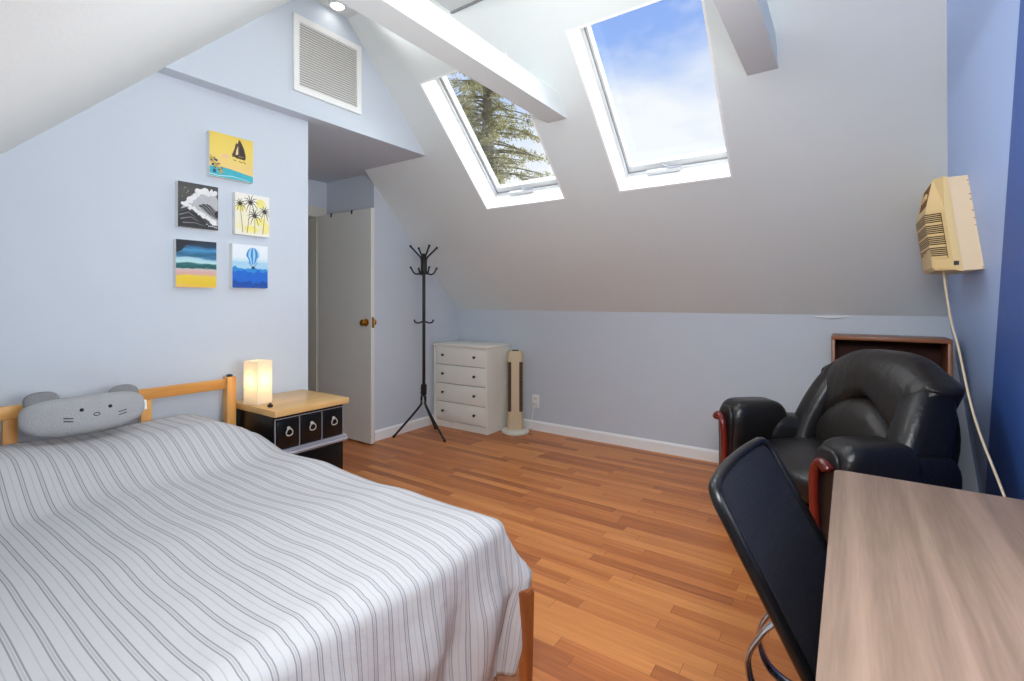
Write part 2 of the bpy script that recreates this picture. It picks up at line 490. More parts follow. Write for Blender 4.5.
def slab_with_holes(name, mat, org, ux, uy, un, xs, ys, holes, th):
    """a slab in the plane (ux, uy), th thick along un, with rectangular holes; xs/ys are the full extents"""
    org, ux, uy, un = Vector(org), Vector(ux), Vector(uy), Vector(un)
    gx = sorted(set(list(xs) + [h[0] for h in holes] + [h[1] for h in holes]))
    gy = sorted(set(list(ys) + [h[2] for h in holes] + [h[3] for h in holes]))
    def solid(i, j):
        if i < 0 or j < 0 or i >= len(gx) - 1 or j >= len(gy) - 1: return False
        cx, cy = (gx[i] + gx[i + 1]) / 2, (gy[j] + gy[j + 1]) / 2
        return not any(h[0] < cx < h[1] and h[2] < cy < h[3] for h in holes)
    mb = MB(); P = lambda x, y, n: org + ux * x + uy * y + un * n
    for i in range(len(gx) - 1):
        for j in range(len(gy) - 1):
            if not solid(i, j): continue
            x0, x1, y0, y1 = gx[i], gx[i + 1], gy[j], gy[j + 1]
            mb.poly([P(x0, y0, 0), P(x1, y0, 0), P(x1, y1, 0), P(x0, y1, 0)])
            mb.poly([P(x0, y0, th), P(x1, y0, th), P(x1, y1, th), P(x0, y1, th)])
            for di, dj, a, b in ((-1, 0, (x0, y0), (x0, y1)), (1, 0, (x1, y0), (x1, y1)), (0, -1, (x0, y0), (x1, y0)), (0, 1, (x0, y1), (x1, y1))):
                if not solid(i + di, j + dj):
                    mb.poly([P(*a, 0), P(*b, 0), P(*b, th), P(*a, th)])
    bmesh.ops.remove_doubles(mb.bm, verts=list(mb.bm.verts), dist=1e-5)
    return struct(mb, name, mat)

r2 = math.sqrt(0.5)
# back slope: local x = world x, local y runs up the slope from the knee wall
def sl(y): return (KY - y) / r2
SK = [(-2.375, -1.66), (-1.265, -0.56)]
SY0, SY1 = sl(3.085), sl(2.345)
TH = 0.21
slab_with_holes('ceiling_back', M['ceiling'], (0, KY, SUM - KY), (1, 0, 0), (0, -r2, r2), (0, r2, r2), (WB, 0.85), (-0.1, sl(1.95)),
                [(a, b, SY0, SY1) for a, b in SK], TH)
# front slope, over the camera, with an added skylight to carry a fill light
FS = (-0.48, 0.34, 0.76, 1.58)
slab_with_holes('ceiling_front', M['ceiling'], (0, -0.4, 0.95), (1, 0, 0), (0, r2, r2), (0, -r2, r2), (-2.9, 0.9), (0, 2.1 / r2), [FS], 0.14)
w4 = bpy.data.objects.new('window_4', None); COL.objects.link(w4); w4['kind'] = 'structure'
mF = Matrix(((1, 0, 0, 0), (0, r2, -r2, -0.4), (0, r2, r2, 0.95), (0, 0, 0, 1)))
mb = MB()
for x0, x1, y0, y1 in ((FS[0], FS[0] + .04, FS[2], FS[3]), (FS[1] - .04, FS[1], FS[2], FS[3]), (FS[0] + .04, FS[1] - .04, FS[2], FS[2] + .04), (FS[0] + .04, FS[1] - .04, FS[3] - .04, FS[3])):
    mb.box((x0, y0, 0.09), (x1, y1, 0.15), mF)
struct(mb, 'window_frame', M['vinyl'], w4)
mb = MB(); mb.box((FS[0] + .035, FS[2] + .035, 0.12), (FS[1] - .035, FS[3] - .035, 0.126), mF); struct(mb, 'pane', M['glass'], w4)
mb = MB(); mb.box((-2.9, 1.6, RZ), (0.9, 2.05, RZ + 0.1)); struct(mb, 'ceiling_ridge', M['ceiling'])
# flat board under the ridge past the first tie beam
mb = MB(); mb.box((-1.9, 1.5, 2.888), (0.40, 2.135, 2.915)); struct(mb, 'ceiling_ridge_board', M['ceiling'])
mb = MB(); mb.box((-1.9, 2.124, 2.880), (0.37, 2.140, 2.888)); struct(mb, 'ridge_gap_shade', M['gasket'])  # grey strip coloured to stand in for the shadow along the board's edge
for i, x0 in enumerate((-1.573, -0.42)):
    mb = MB(); mb.prism([(1.0, 2.34), (2.71, 2.34), (2.55, 2.50), (2.55, 2.452), (1.1, 2.452)][:2] + [(2.58, 2.46), (1.1, 2.46)], 'X', x0, x0 + 0.138)
    struct(mb, 'ceiling_beam', M['ceiling'])

# leaning right wall, x = 0.49 - 0.13 (z - 1.12)
LEAN = 0.13
def rx(z): return 0.49 - LEAN * (z - 1.12)
WY0, WY1, WZ0, WZ1 = 0.35, 1.35, 0.92, 1.62
def leaning(name, mat, keep_light, push):
    b = bmesh.new()
    ys = [-0.35, WY0, WY1, 4.0]; zs = [0, WZ0, WZ1, 3.12]
    for i in range(3):
        for j in range(3):
            if i == 1 and j == 1: continue
            b.faces.new([b.verts.new((0, y, z)) for y, z in ((ys[i], zs[j]), (ys[i + 1], zs[j]), (ys[i + 1], zs[j + 1]), (ys[i], zs[j + 1]))])
    bmesh.ops.remove_doubles(b, verts=list(b.verts), dist=1e-5)
    def cut(co, no):
        bmesh.ops.bisect_plane(b, geom=list(b.verts) + list(b.edges) + list(b.faces), plane_co=co, plane_no=no, clear_outer=True)
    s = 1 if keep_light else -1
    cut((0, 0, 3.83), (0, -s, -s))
    cut((0, 0, SUM + 0.1), (0, 1, 1)); cut((0, 0, 1.45), (0, -1, 1))
    r = bmesh.ops.extrude_face_region(b, geom=list(b.faces))
    nv = [v for v in r['geom'] if isinstance(v, bmesh.types.BMVert)]; ns = set(nv)
    for v in b.verts:
        v.co.x = rx(v.co.z) + (0.1 if v in ns else -push)
    mb = MB(); mb.bm.free(); mb.bm = b
    return struct(mb, name, mat)
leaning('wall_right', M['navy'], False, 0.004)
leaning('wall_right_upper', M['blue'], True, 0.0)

# skirting
mb = MB(); mb.prism([(KY, 0), (KY - 0.014, 0), (KY - 0.014, 0.075), (KY - 0.006, 0.09), (KY, 0.09)], 'X', WB + 0.002, 0.56); struct(mb, 'baseboard_back', M['white'])
mb = MB(); mb.prism([(WB, 0), (WB + 0.014, 0), (WB + 0.014, 0.075), (WB + 0.006, 0.09), (WB, 0.09)], 'Y', 2.80, KY - 0.016); struct(mb, 'baseboard_left', M['white'])
# lifted paper tape where the slope meets the low wall
mb = MB(); mb.tube([(-0.19, KY - 0.006, 1.108), (-0.10, KY - 0.02, 1.104), (0.0, KY - 0.006, 1.110)], [0.003, 0.008, 0.003], n=6); struct(mb, 'trim_tape', M['white'])

# ------------------------------------------------------------------ skylights
def slope_pt(x, sy, n):
    return Vector((x, KY - sy * r2 + n * r2, SUM - KY + sy * r2 + n * r2))
def slope_box(mb, x0, x1, s0, s1, n0, n1):
    m = Matrix(((1, 0, 0, 0), (0, -r2, r2, KY), (0, r2, r2, SUM - KY), (0, 0, 0, 1)))
    mb.box((x0, s0, n0), (x1, s1, n1), m)
for i, (a, b) in enumerate(SK):
    w = thing('window_%d' % (i + 1), '', ''); del w['label']; del w['category']; w['kind'] = 'structure'
    t = 0.012
    mb = MB()          # white shaft lining
    slope_box(mb, a, a + t, SY0, SY1, -0.001, TH); slope_box(mb, b - t, b, SY0, SY1, -0.001, TH)
    slope_box(mb, a + t, b - t, SY0, SY0 + t, -0.001, TH); slope_box(mb, a + t, b - t, SY1 - t, SY1, -0.001, TH)
    struct(mb, 'reveal', M['reveal'], w)
    mb = MB(); f = 0.014     # outer frame, then the sash inside it
    for n0, n1, g0, g1 in ((TH - 0.045, TH + 0.03, 0.0, f),):
        slope_box(mb, a + t + g0, a + t + g1, SY0 + t, SY1 - t, n0, n1); slope_box(mb, b - t - g1, b - t - g0, SY0 + t, SY1 - t, n0, n1)
        slope_box(mb, a + t + g1, b - t - g1, SY0 + t, SY0 + t + g1, n0, n1); slope_box(mb, a + t + g1, b - t - g1, SY1 - t - g1, SY1 - t, n0, n1)
    struct(mb, 'window_frame', M['vinyl'], w)
    mb = MB(); g0, g1 = f + t + 0.001, f + t + 0.018; n0, n1 = TH - 0.02, TH + 0.029
    slope_box(mb, a + g0, a + g1, SY0 + g0, SY1 - g0, n0, n1); slope_box(mb, b - g1, b - g0, SY0 + g0, SY1 - g0, n0, n1)
    slope_box(mb, a + g1, b - g1, SY0 + g0, SY0 + g1 + 0.025, n0, n1); slope_box(mb, a + g1, b - g1, SY1 - g1, SY1 - g0, n0, n1)
    struct(mb, 'sash', M['vinyl'], w)
    mb = MB(); slope_box(mb, a + f + t, b - f - t, SY0 + f + t, SY0 + f + t + 0.004, TH - 0.03, TH + 0.02); slope_box(mb, a + f + t, a + f + t + 0.004, SY0 + f + t, SY1 - f - t, TH - 0.03, TH + 0.02)
    struct(mb, 'gasket', M['gasket'], w)
    mb = MB(); slope_box(mb, a + g1 - 0.005, b - g1 + 0.005, SY0 + g1 - 0.005, SY1 - g1 + 0.005, TH + 0.02, TH + 0.026)
    struct(mb, 'pane', M['glass'], w)
    # crank operator: housing bar, arm and folded handle
    cx = (a + b) / 2 - 0.06
    mb = MB(); slope_box(mb, cx - 0.13, cx + 0.09, SY0 + t + 0.008, SY0 + t + 0.03, TH - 0.075, TH - 0.05)
    struct(mb, 'operator_bar', M['vinyl'], w)
    mb = MB(); mb.tube([slope_pt(cx - 0.02, SY0 + 0.06, TH - 0.045), slope_pt(cx + 0.03, SY0 + 0.045, TH - 0.07), slope_pt(cx + 0.10, SY0 + 0.05, TH - 0.07)], 0.006, n=6)
    struct(mb, 'crank_handle', M['silver'], w)

# window by the desk, outside the frame: the daylight on the desk comes from here
w = thing('window_3', '', ''); del w['label']; del w['category']; w['kind'] = 'structure'
def lean_box(mb, y0, y1, z0, z1, d0, d1):
    m = Matrix(((1, 0, -LEAN, rx(0)), (0, 1, 0, 0), (0, 0, 1, 0), (0, 0, 0, 1)))
    mb.box((d0, y0, z0), (d1, y1, z1), m)
mb = MB()
for y0, y1, z0, z1 in ((WY0, WY0 + .05, WZ0, WZ1), (WY1 - .05, WY1, WZ0, WZ1), (WY0 + .05, WY1 - .05, WZ0, WZ0 + .05), (WY0 + .05, WY1 - .05, WZ1 - .05, WZ1), (WY0 + .05, WY1 - .05, 1.26, 1.29)):
    lean_box(mb, y0, y1, z0, z1, 0.02, 0.09)
struct(mb, 'window_frame', M['white'], w)
mb = MB(); lean_box(mb, WY0 + .05, WY1 - .05, WZ0 + .05, WZ1 - .05, 0.05, 0.056); struct(mb, 'pane', M['glass'], w)

# ------------------------------------------------------------------ door in the alcove
d = thing('door_1', '', ''); del d['label']; del d['category']; d['kind'] = 'structure'
DY = 2.70
mb = MB(); mb.bbox((-4.03, DY, 0.012), (-3.295, DY + 0.036, 1.995), 0.002, 1); struct(mb, 'door_slab', M['door'], d)
def knob(y, sgn):
    m = Matrix.Translation((-3.355, y, 1.03)) @ Matrix.Rotation(sgn * PI / 2, 4, 'X')
    mb = MB(); mb.lathe([(0.031, 0), (0.031, 0.006), (0.013, 0.010), (0.011, 0.022), (0.022, 0.028), (0.028, 0.040), (0.026, 0.050), (0.016, 0.057)], mat=m)
    mb.build('door_knob', M['brass'], d, kind='structure')
knob(DY, 1); knob(DY + 0.036, -1)
mb = MB(); mb.box((-3.296, DY + 0.006, 0.985), (-3.293, DY + 0.03, 1.075)); struct(mb, 'latch_plate', M['brass'], d)
mb = MB()
mb.box((-4.05, 2.70, 0), (-4.035, 2.79, 2.08)); mb.box((-4.05, 1.80, 0), (-4.035, 1.90, 2.08)); mb.box((-4.05, 1.80, 1.99), (-4.034, 2.79, 2.08))
mb.box((-4.16, 2.69, 0), (-4.05, 2.72, 2.0)); mb.box((-4.16, 1.9, 0), (-4.05, 1.92, 2.0)); mb.box((-4.16, 1.9, 1.985), (-4.05, 2.72, 2.0))
struct(mb, 'trim_door', M['jamb'])
for x, l in ((-3.85, 'small dark hook over the door top, the one deeper in the alcove'), (-3.56, 'small dark hook over the door top, the one nearer the door knob')):
    mb = MB(); mb.box((x, DY - 0.003, 1.965), (x + 0.02, DY - 0.0005, 1.998)); mb.box((x, DY - 0.003, 1.9965), (x + 0.02, DY + 0.039, 1.9995)); mb.box((x, DY + 0.0365, 1.96), (x + 0.02, DY + 0.039, 1.998))
    tag(mb.build('door_hook', M['pewter'], loc=(0, 0, 0)), l, 'hook', 'hooks over the door')

# ------------------------------------------------------------------ vent and downlight
v = thing('air_vent', 'white rectangular louvred air vent high on the gable wall', 'vent', (-2.66, 1.612, 2.44))
W_, H_ = 0.476, 0.445
mb = MB()
for y0, y1, z0, z1 in ((0, W_, 0, .035), (0, W_, H_ - .035, H_), (0, .035, .035, H_ - .035), (W_ - .035, W_, .035, H_ - .035)):
    mb.box((0, y0, z0), (0.016, y1, z1))
mb.build('vent_frame', M['ventwhite'], v, smooth=0)
mb = MB(); mb.box((0.0005, .035, .035), (0.002, W_ - .035, H_ - .035)); mb.build('filter', M['ventgrey'], v, smooth=0)
mb = MB()
ns = 26; stp = (H_ - .07) / ns
for i in range(ns):
    z = .035 + i * stp
    mb.prism([(0.0025, z + stp * 0.95), (0.0045, z + stp * 1.0), (0.0115, z + stp * 0.22), (0.0105, z + stp * 0.14)], 'Y', .035, W_ - .035)
mb.build('louvre', M['ventslat'], v, smooth=0)

l = thing('ceiling_downlight', 'small round lit downlight at the gable peak above the vent', 'light', (-2.585, 1.86, RZ))
mb = MB(); mb.lathe([(0.052, 0), (0.052, -0.006), (0.040, -0.010), (0.040, -0.004), (0.038, 0)]); mb.build('trim_ring', M['white'], l)
mb = MB(); mb.lathe([(0.001, -0.012), (0.03, -0.011), (0.0395, -0.006), (0.0395, -0.002)]); mb.build('lens', M['lampface'], l)

# ------------------------------------------------------------------ paintings on the left wall
def frame_canvas(name, label, y0, z0, w, h, front, extra, cat='painting'):
    """a stretched canvas: white sides, painted front, brush shapes laid a hair above it (extra: list of (material, outline in 0..1))"""
    mb = MB(); t = 0.032
    mb.box((0, 0, 0), (t, w, h))
    mats = [M['canvas'], front]
    mb.bm.faces.ensure_lookup_table()
    for f in mb.bm.faces:
        if all(abs(vv.co.x - t) < 1e-5 for vv in f.verts): f.material_index = 1
    lay = 0; hgt = 0.0004
    for mt, outs in extra:
        if mt not in mats: mats.append(mt)
        mb.mi = mats.index(mt); lay += 1
        for o in outs:
            o = [(min(.997, max(.003, p[0])), min(.997, max(.003, p[1]))) for p in o]
            mb.prism([(p[0] * w, p[1] * h) for p in o], 'X', t - 0.0004, t + hgt); hgt += 0.00003
    o = mb.build(name, mats, loc=(-2.749, y0, z0), smooth=0)
    return tag(o, label, cat, 'small canvases on the left wall')

def ell(cx, cy, rx_, ry_, n=18, a0=0, a1=360):
    return [(cx + rx_ * math.cos(math.radians(a0 + (a1 - a0) * i / n)), cy + ry_ * math.sin(math.radians(a0 + (a1 - a0) * i / n))) for i in range(n + (0 if a1 - a0 == 360 else 1))]
def strip(pts, w0, w1=None):
    """a tapering brush stroke along 2-D points"""
    w1 = w0 if w1 is None else w1; L_, R_ = [], []
    for i, p in enumerate(pts):
        a = pts[max(i - 1, 0)]; b = pts[min(i + 1, len(pts) - 1)]
        dx, dy = b[0] - a[0], b[1] - a[1]; q = math.hypot(dx, dy) or 1
        w = w0 + (w1 - w0) * i / (len(pts) - 1)
        L_.append((p[0] - dy / q * w, p[1] + dx / q * w)); R_.append((p[0] + dy / q * w, p[1] - dx / q * w))
    return L_ + R_[::-1]
def P_(n, rgb): return plain('paint_' + n, rgb, 0.5, var=0.12, vscale=40)

# 1 sailing boat
pb = dict(brown=P_('brown', (84, 60, 48)), dark=P_('dark_brown', (52, 40, 36)), teal=P_('teal', (60, 178, 196)), cream=P_('cream', (236, 222, 168)), navyleaf=P_('leaf', (36, 70, 92)), gold=P_('gold', (196, 164, 64)), foam=P_('foam', (190, 226, 226)), pink=P_('peach', (238, 200, 150)))
rnd = random.Random(3)
leaves = [ell(0.02 + rnd.random() * 0.36 * (1 - k / 34), 0.10 + k / 34 * 0.40 + rnd.uniform(-.03, .03), rnd.uniform(.02, .04), rnd.uniform(.015, .03), 7) for k in range(30)]
frame_canvas('painting', 'yellow canvas of a dark sailing boat, topmost of the five', 1.190, 1.865, 0.224, 0.232,
    ramp_mat('paint_yellow_sky', 0.232, [(0, (240, 208, 120)), (0.35, (238, 206, 128)), (0.6, (240, 214, 104)), (1, (234, 204, 92))], 8, 0.3),
    [(pb['pink'], [ell(0.36, 0.50, 0.09, 0.05)]),
     (pb['teal'], [[(0, 0.0), (1, 0.0), (1, 0.15), (0.7, 0.19), (0.5, 0.22), (0.3, 0.24), (0, 0.22)]]),
     (pb['foam'], [strip([(0.0, 0.05), (0.2, 0.03), (0.5, 0.07), (0.9, 0.03)], 0.012, 0.006)]),
     (pb['navyleaf'], leaves[::2]), (pb['gold'], leaves[1::2]),
     (pb['brown'], [[(0.50, 0.52), (0.66, 0.56), (0.82, 0.55), (0.82, 0.60), (0.78, 0.76), (0.70, 0.92), (0.66, 0.95), (0.63, 0.84), (0.59, 0.86), (0.56, 0.72), (0.52, 0.62)]]),
     (pb['cream'], [[(0.58, 0.58), (0.64, 0.60), (0.64, 0.80), (0.60, 0.70)]]),
     (pb['dark'], [[(0.49, 0.58), (0.60, 0.51), (0.80, 0.50), (0.82, 0.55), (0.66, 0.55), (0.58, 0.57), (0.50, 0.60)], [(0.68, 0.60), (0.80, 0.60), (0.74, 0.80), (0.68, 0.92)],
                    strip([(0.53, 0.46), (0.6, 0.44)], .006), strip([(0.66, 0.45), (0.74, 0.43)], .006), strip([(0.76, 0.46), (0.82, 0.42)], .006)])])
# 2 breaking wave, black and white
gw = P_('white', (232, 232, 232)); gg = P_('grey', (128, 128, 130)); gk = P_('black', (40, 41, 44)); gl = P_('pale_grey', (186, 186, 190))
foam = [ell(0.20 + 0.75 * k / 40 + rnd.uniform(-.03, .03), 0.55 + 0.30 * math.sin(min(1, k / 26) * PI / 2) + rnd.uniform(-.05, .05), rnd.uniform(.03, .07), rnd.uniform(.03, .06), 9) for k in range(40)]
foam2 = [ell(0.10 + 0.85 * k / 34 + rnd.uniform(-.02, .02), 0.50 - 0.38 * (k / 34) ** 1.4 + rnd.uniform(-.04, .04), rnd.uniform(.025, .06), rnd.uniform(.02, .05), 8) for k in range(34)]
dots = [ell(rnd.uniform(.1, .6), rnd.uniform(.55, .92), .006, .006, 5) for k in range(24)]
frame_canvas('painting', 'black and white canvas of a breaking wave, under the boat canvas on the left', 1.046, 1.582, 0.186, 0.226,
    ramp_mat('paint_night', 0.226, [(0, (70, 71, 74)), (0.5, (66, 68, 66)), (0.8, (84, 84, 78)), (1, (62, 64, 68))], 9, 0.4),
    [(gl, [[(0.06, 0.40), (0.22, 0.58), (0.44, 0.82), (0.66, 0.88), (0.9, 0.86), (0.99, 0.7), (0.99, 0.10), (0.8, 0.2), (0.5, 0.40), (0.3, 0.48)]]),
     (gg, [[(0.48, 0.52), (0.62, 0.57), (0.80, 0.56), (0.96, 0.44), (0.99, 0.24), (0.86, 0.28), (0.66, 0.40)]]),
     (gw, foam + foam2 + dots),
     (gk, [strip([(0.52, 0.52), (0.62, 0.50), (0.8, 0.34)], .012, .004), strip([(0.60, 0.56), (0.72, 0.50), (0.9, 0.32)], .012, .004), strip([(0.70, 0.57), (0.80, 0.52), (0.9, 0.40)], .012, .004), [(0.90, 0.40), (0.99, 0.46), (0.99, 0.28), (0.93, 0.3)],
            [(0.02, 0.30), (0.2, 0.40), (0.44, 0.33), (0.6, 0.22), (0.72, 0.10), (0.9, 0.03), (0.02, 0.03)]]),
     (gg, [strip([(0.02, 0.26), (0.25, 0.34), (0.42, 0.24)], .014, .004), strip([(0.05, 0.18), (0.3, 0.24), (0.5, 0.16)], .014, .004), strip([(0.1, 0.10), (0.4, 0.12), (0.66, 0.07)], .012, .004)]),
     (gw, [ell(0.70 + 0.05 * k, 0.10 - 0.008 * k + rnd.uniform(-.02, .02), .02, .012, 7) for k in range(6)])])
# 3 palms
py_, pk, pz = P_('lemon', (242, 232, 140)), P_('palm_black', (62, 56, 50)), P_('trunk_ochre', (176, 150, 84))
def palm(cx, cy, r, base):
    fr = []
    for a in (10, 40, 75, 110, 145, 172, 200, -25, -60, 235):
        ca, sa = math.cos(math.radians(a)), math.sin(math.radians(a))
        fr.append(strip([(cx, cy), (cx + r * .5 * ca, cy + r * .5 * sa + r * .16), (cx + r * ca, cy + r * sa - r * .12)], .014, .003))
    return fr, strip([(cx, cy), (cx + (base - cx) * .4, cy * .6), (base, 0.06)], .008, .011)
pl = [palm(0.14, 0.72, 0.17, 0.22), palm(0.44, 0.78, 0.24, 0.34), palm(0.56, 0.47, 0.22, 0.56), palm(0.86, 0.60, 0.19, 0.80)]
frame_canvas('painting', 'white and yellow canvas of four dark palm trees, beside the wave canvas', 1.318, 1.576, 0.188, 0.226,
    ramp_mat('paint_palm_sky', 0.226, [(0, (240, 238, 226)), (0.15, (240, 234, 190)), (0.5, (242, 238, 214)), (1, (242, 240, 232))], 12, 0.5),
    [(py_, [ell(0.16, 0.66, 0.13, 0.10), ell(0.74, 0.80, 0.14, 0.12), ell(0.72, 0.36, 0.16, 0.10), ell(0.46, 0.16, 0.2, 0.08), ell(0.9, 0.2, 0.09, 0.14)]),
     (pz, [p[1] for p in pl]), (pk, [q for p in pl for q in p[0]])])
# 4 sunset bands
frame_canvas('painting', 'canvas of dark teal sky over a yellow beach, lower left of the five', 1.038, 1.283, 0.186, 0.237, sunset_mat(), [(P_('night_navy', (26, 32, 42)), [[(0.0, 0.97), (0.0, 0.72), (0.14, 0.78), (0.24, 0.90), (0.5, 0.97)]])])
# 5 balloon
b1, b2, b3, b4, b5 = P_('azure', (44, 140, 214)), P_('sky', (168, 212, 236)), P_('royal', (24, 104, 206)), P_('cobalt', (22, 78, 168)), P_('navy_paint', (34, 50, 78))
ridge = lambda base, amp, sd: [(0, 0)] + [(i / 14, base + amp * noise.noise(Vector((i * .55, sd, 0)))) for i in range(15)] + [(1, 0)]
env = lambda k: [(0.57 + k * 0.19 * math.sin(a) * (1 if math.cos(a) > -0.2 else 0.75), 0.74 + 0.20 * math.cos(a)) for a in [PI * i / 10 for i in range(11)]]
gores = []
for k0, k1 in ((-1, -.72), (-.36, .0), (.36, .72)):
    gores.append(env(k0) + env(k1)[::-1])
frame_canvas('painting', 'blue canvas of a hot air balloon above hills, lower right of the five', 1.304, 1.286, 0.193, 0.237,
    ramp_mat('paint_balloon_sky', 0.237, [(0, (120, 190, 230)), (0.5, (150, 205, 236)), (0.62, (196, 226, 240)), (0.7, (228, 238, 246)), (1, (236, 242, 248))], 6, 0.06),
    [(b2, [ridge(0.60, 0.02, 1)]), (b1, [ridge(0.46, 0.10, 5)]), (b3, [ridge(0.38, 0.12, 9)]), (b4, [ridge(0.14, 0.12, 13)]),
     (b2, [env(-1) + env(1)[::-1]]), (b1, gores), (b4, [strip([(0.44, 0.60), (0.54, 0.50)], .006), strip([(0.70, 0.60), (0.60, 0.50)], .006)]), (b5, [[(0.54, 0.44), (0.60, 0.44), (0.61, 0.50), (0.53, 0.50)]])])

# ------------------------------------------------------------------ bed
BX0, BX1, BY0, BY1 = -2.70, -0.875, -0.12, 1.285
b = thing('bed', 'wooden bed with golden slatted headboard against the left wall', 'bed', (0, 0, 0))
for y in (BY0, BY1 - 0.045):
    mb = MB(); mb.bbox((-2.685, y, 0), (-2.635, y + 0.045, 0.822), 0.004)
    p = mb.build('headboard_post', M['pine_z'], b)
    mb = MB(); mb.lathe([(0.016, 0), (0.016, 0.004), (0.012, 0.010), (0.005, 0.013)], c=(-2.66, y + 0.0225, 0.822), n=14); mb.build('cap', M['blackplast'], p, label='black cap on the post')
mb = MB(); mb.bbox((-2.675, BY0 + .045, 0.762), (-2.647, BY1 - .045, 0.812), 0.004); mb.build('headboard_rail', M['pine'], b)
mb = MB(); mb.bbox((-2.675, BY0 + .045, 0.40), (-2.647, BY1 - .045, 0.47), 0.004); mb.build('headboard_rail', M['pine'], b)
for y in (0.008, 0.43, 0.872):
    mb = MB(); mb.bbox((-2.672, y, 0.47), (-2.65, y + 0.042, 0.762), 0.003); mb.build('headboard_slat', M['pine_z'], b)
for y in (BY0 + 0.03, BY1 - 0.055):
    mb = MB(); mb.bbox((-2.635, y, 0.22), (BX1, y + 0.025, 0.32), 0.004); mb.build('side_rail', M['frame_wood'], b)
mb = MB(); mb.bbox((BX1 - 0.06, BY0 + .05, 0.22), (BX1 - 0.035, BY1 - .05, 0.32), 0.004); mb.build('foot_rail', M['frame_wood'], b)
for y in (BY0 + 0.02, BY1 - 0.07):
    mb = MB(); t = bmesh.new(); bmesh.ops.create_cube(t, size=1)
    for vv in t.verts:
        k = 0.40 if vv.co.z > 0 else 0.30
        vv.co = Vector((BX1 + 0.061 + vv.co.x * 2 * .05 * k, y + 0.040 + vv.co.y * 2 * .05 * k, 0.168 + vv.co.z * 0.336))
    bmesh.ops.bevel(t, geom=list(t.edges), offset=0.004, segments=2, affect='EDGES')
    mb.merge(t); mb.build('leg', M['frame_wood'], b)
mb = MB(); mb.puff((1.70, 1.28, 0.20), 9, 12, lambda q, p: p + Vector((-1.775, 0.555, 0.425))); mb.build('mattress', M['mattress'], b)

def bedspread():
    """the striped cover: flat top with humps over the pillows, falling at the foot and the sides"""
    X0, X1, Y0, Y1 = -2.615, -0.905, -0.10, 1.205
    na, nb = 150, 150
    DX, DYs = 0.50, 0.28
    a_tot = (X1 - X0) + DX; b_tot = (Y1 - Y0) + 2 * DYs
    mb = MB(); uvs = {}
    def top(x, y):
        z = 0.552
        hp = sstep(-2.02, -2.36, x)
        side = sstep(1.24, 1.02, y) * sstep(-0.1, 0.1, y)
        z += hp * (0.125 * (0.40 + 0.60 * side))
        z -= hp * 0.030 * math.exp(-((y - 0.62) / 0.16) ** 2)
        z += 0.018 * noise.noise(Vector((x * 2.2, y * 2.6, 3.1))) + 0.010 * noise.noise(Vector((x * 5, y * 4, 7.7)))
        z += 0.010 * math.exp(-((x + 1.75) / 0.2) ** 2) * math.sin(y * 5 + 1)
        return z
    grid = []
    for i in range(na + 1):
        a = i / na * a_tot
        row = []
        for j in range(nb + 1):
            bb = j / nb * b_tot - DYs
            x = X0 + a; y = Y0 + bb
            dx = max(0, x - X1); dy = max(0, y - Y1) - max(0, Y0 - y)
            cx, cy = min(x, X1), max(Y0, min(Y1, y))
            dd = math.hypot(dx, dy)
            z = top(cx, cy)
            # ease the edge over
            e = max(0.0, 1 - min(X1 - cx, (Y1 - cy), cy - Y0) / 0.05)
            z -= 0.014 * e * e
            if dd > 0:
                ux, uy = dx / dd, dy / dd
                r = 0.035
                th = min(dd / r, PI / 2)
                out = r * math.sin(th); dn = r * (1 - math.cos(th))
                rest = max(0, dd - r * PI / 2)
                lean = 0.10 if dy <= 0.001 else 0.16
                corner = min(abs(ux), abs(uy))
                flare = lean + 0.42 * corner
                s_ = y if abs(ux) > abs(uy) else x
                wav = 0.022 * sstep(0, 0.22, rest) * math.sin(s_ * 24 + 2.5 * noise.noise(Vector((s_ * 3, 0, 1)))) + 0.03 * sstep(0, 0.25, rest) * noise.noise(Vector((x * 5, y * 5, 2.0)))
                out += min(rest, 0.17) * flare - max(0, rest - 0.17) * 0.13 + wav * (0.6 if abs(uy) > 0.5 else 1.0)
                dn += rest * (1 - 0.3 * corner)
                cx += ux * out; cy += uy * out; z -= dn
            row.append(mb.bm.verts.new((cx, cy, max(z, 0.03))))
            uvs[row[-1]] = (a, bb + 10)
        grid.append(row)
    uvl = mb.bm.loops.layers.uv.new('UVMap')
    for i in range(na):
        for j in range(nb):
            f = mb.bm.faces.new([grid[i][j], grid[i + 1][j], grid[i + 1][j + 1], grid[i][j + 1]])
            for lp in f.loops: lp[uvl].uv = uvs[lp.vert]
    o = mb.build('bedspread', M['sheet'], smooth=180)
    md = o.modifiers.new('thickness', 'SOLIDIFY'); md.thickness = 0.004; md.offset = 1
    return tag(o, 'white bedspread with thin grey stripes draped over the bed', 'bedspread')
bedspread()

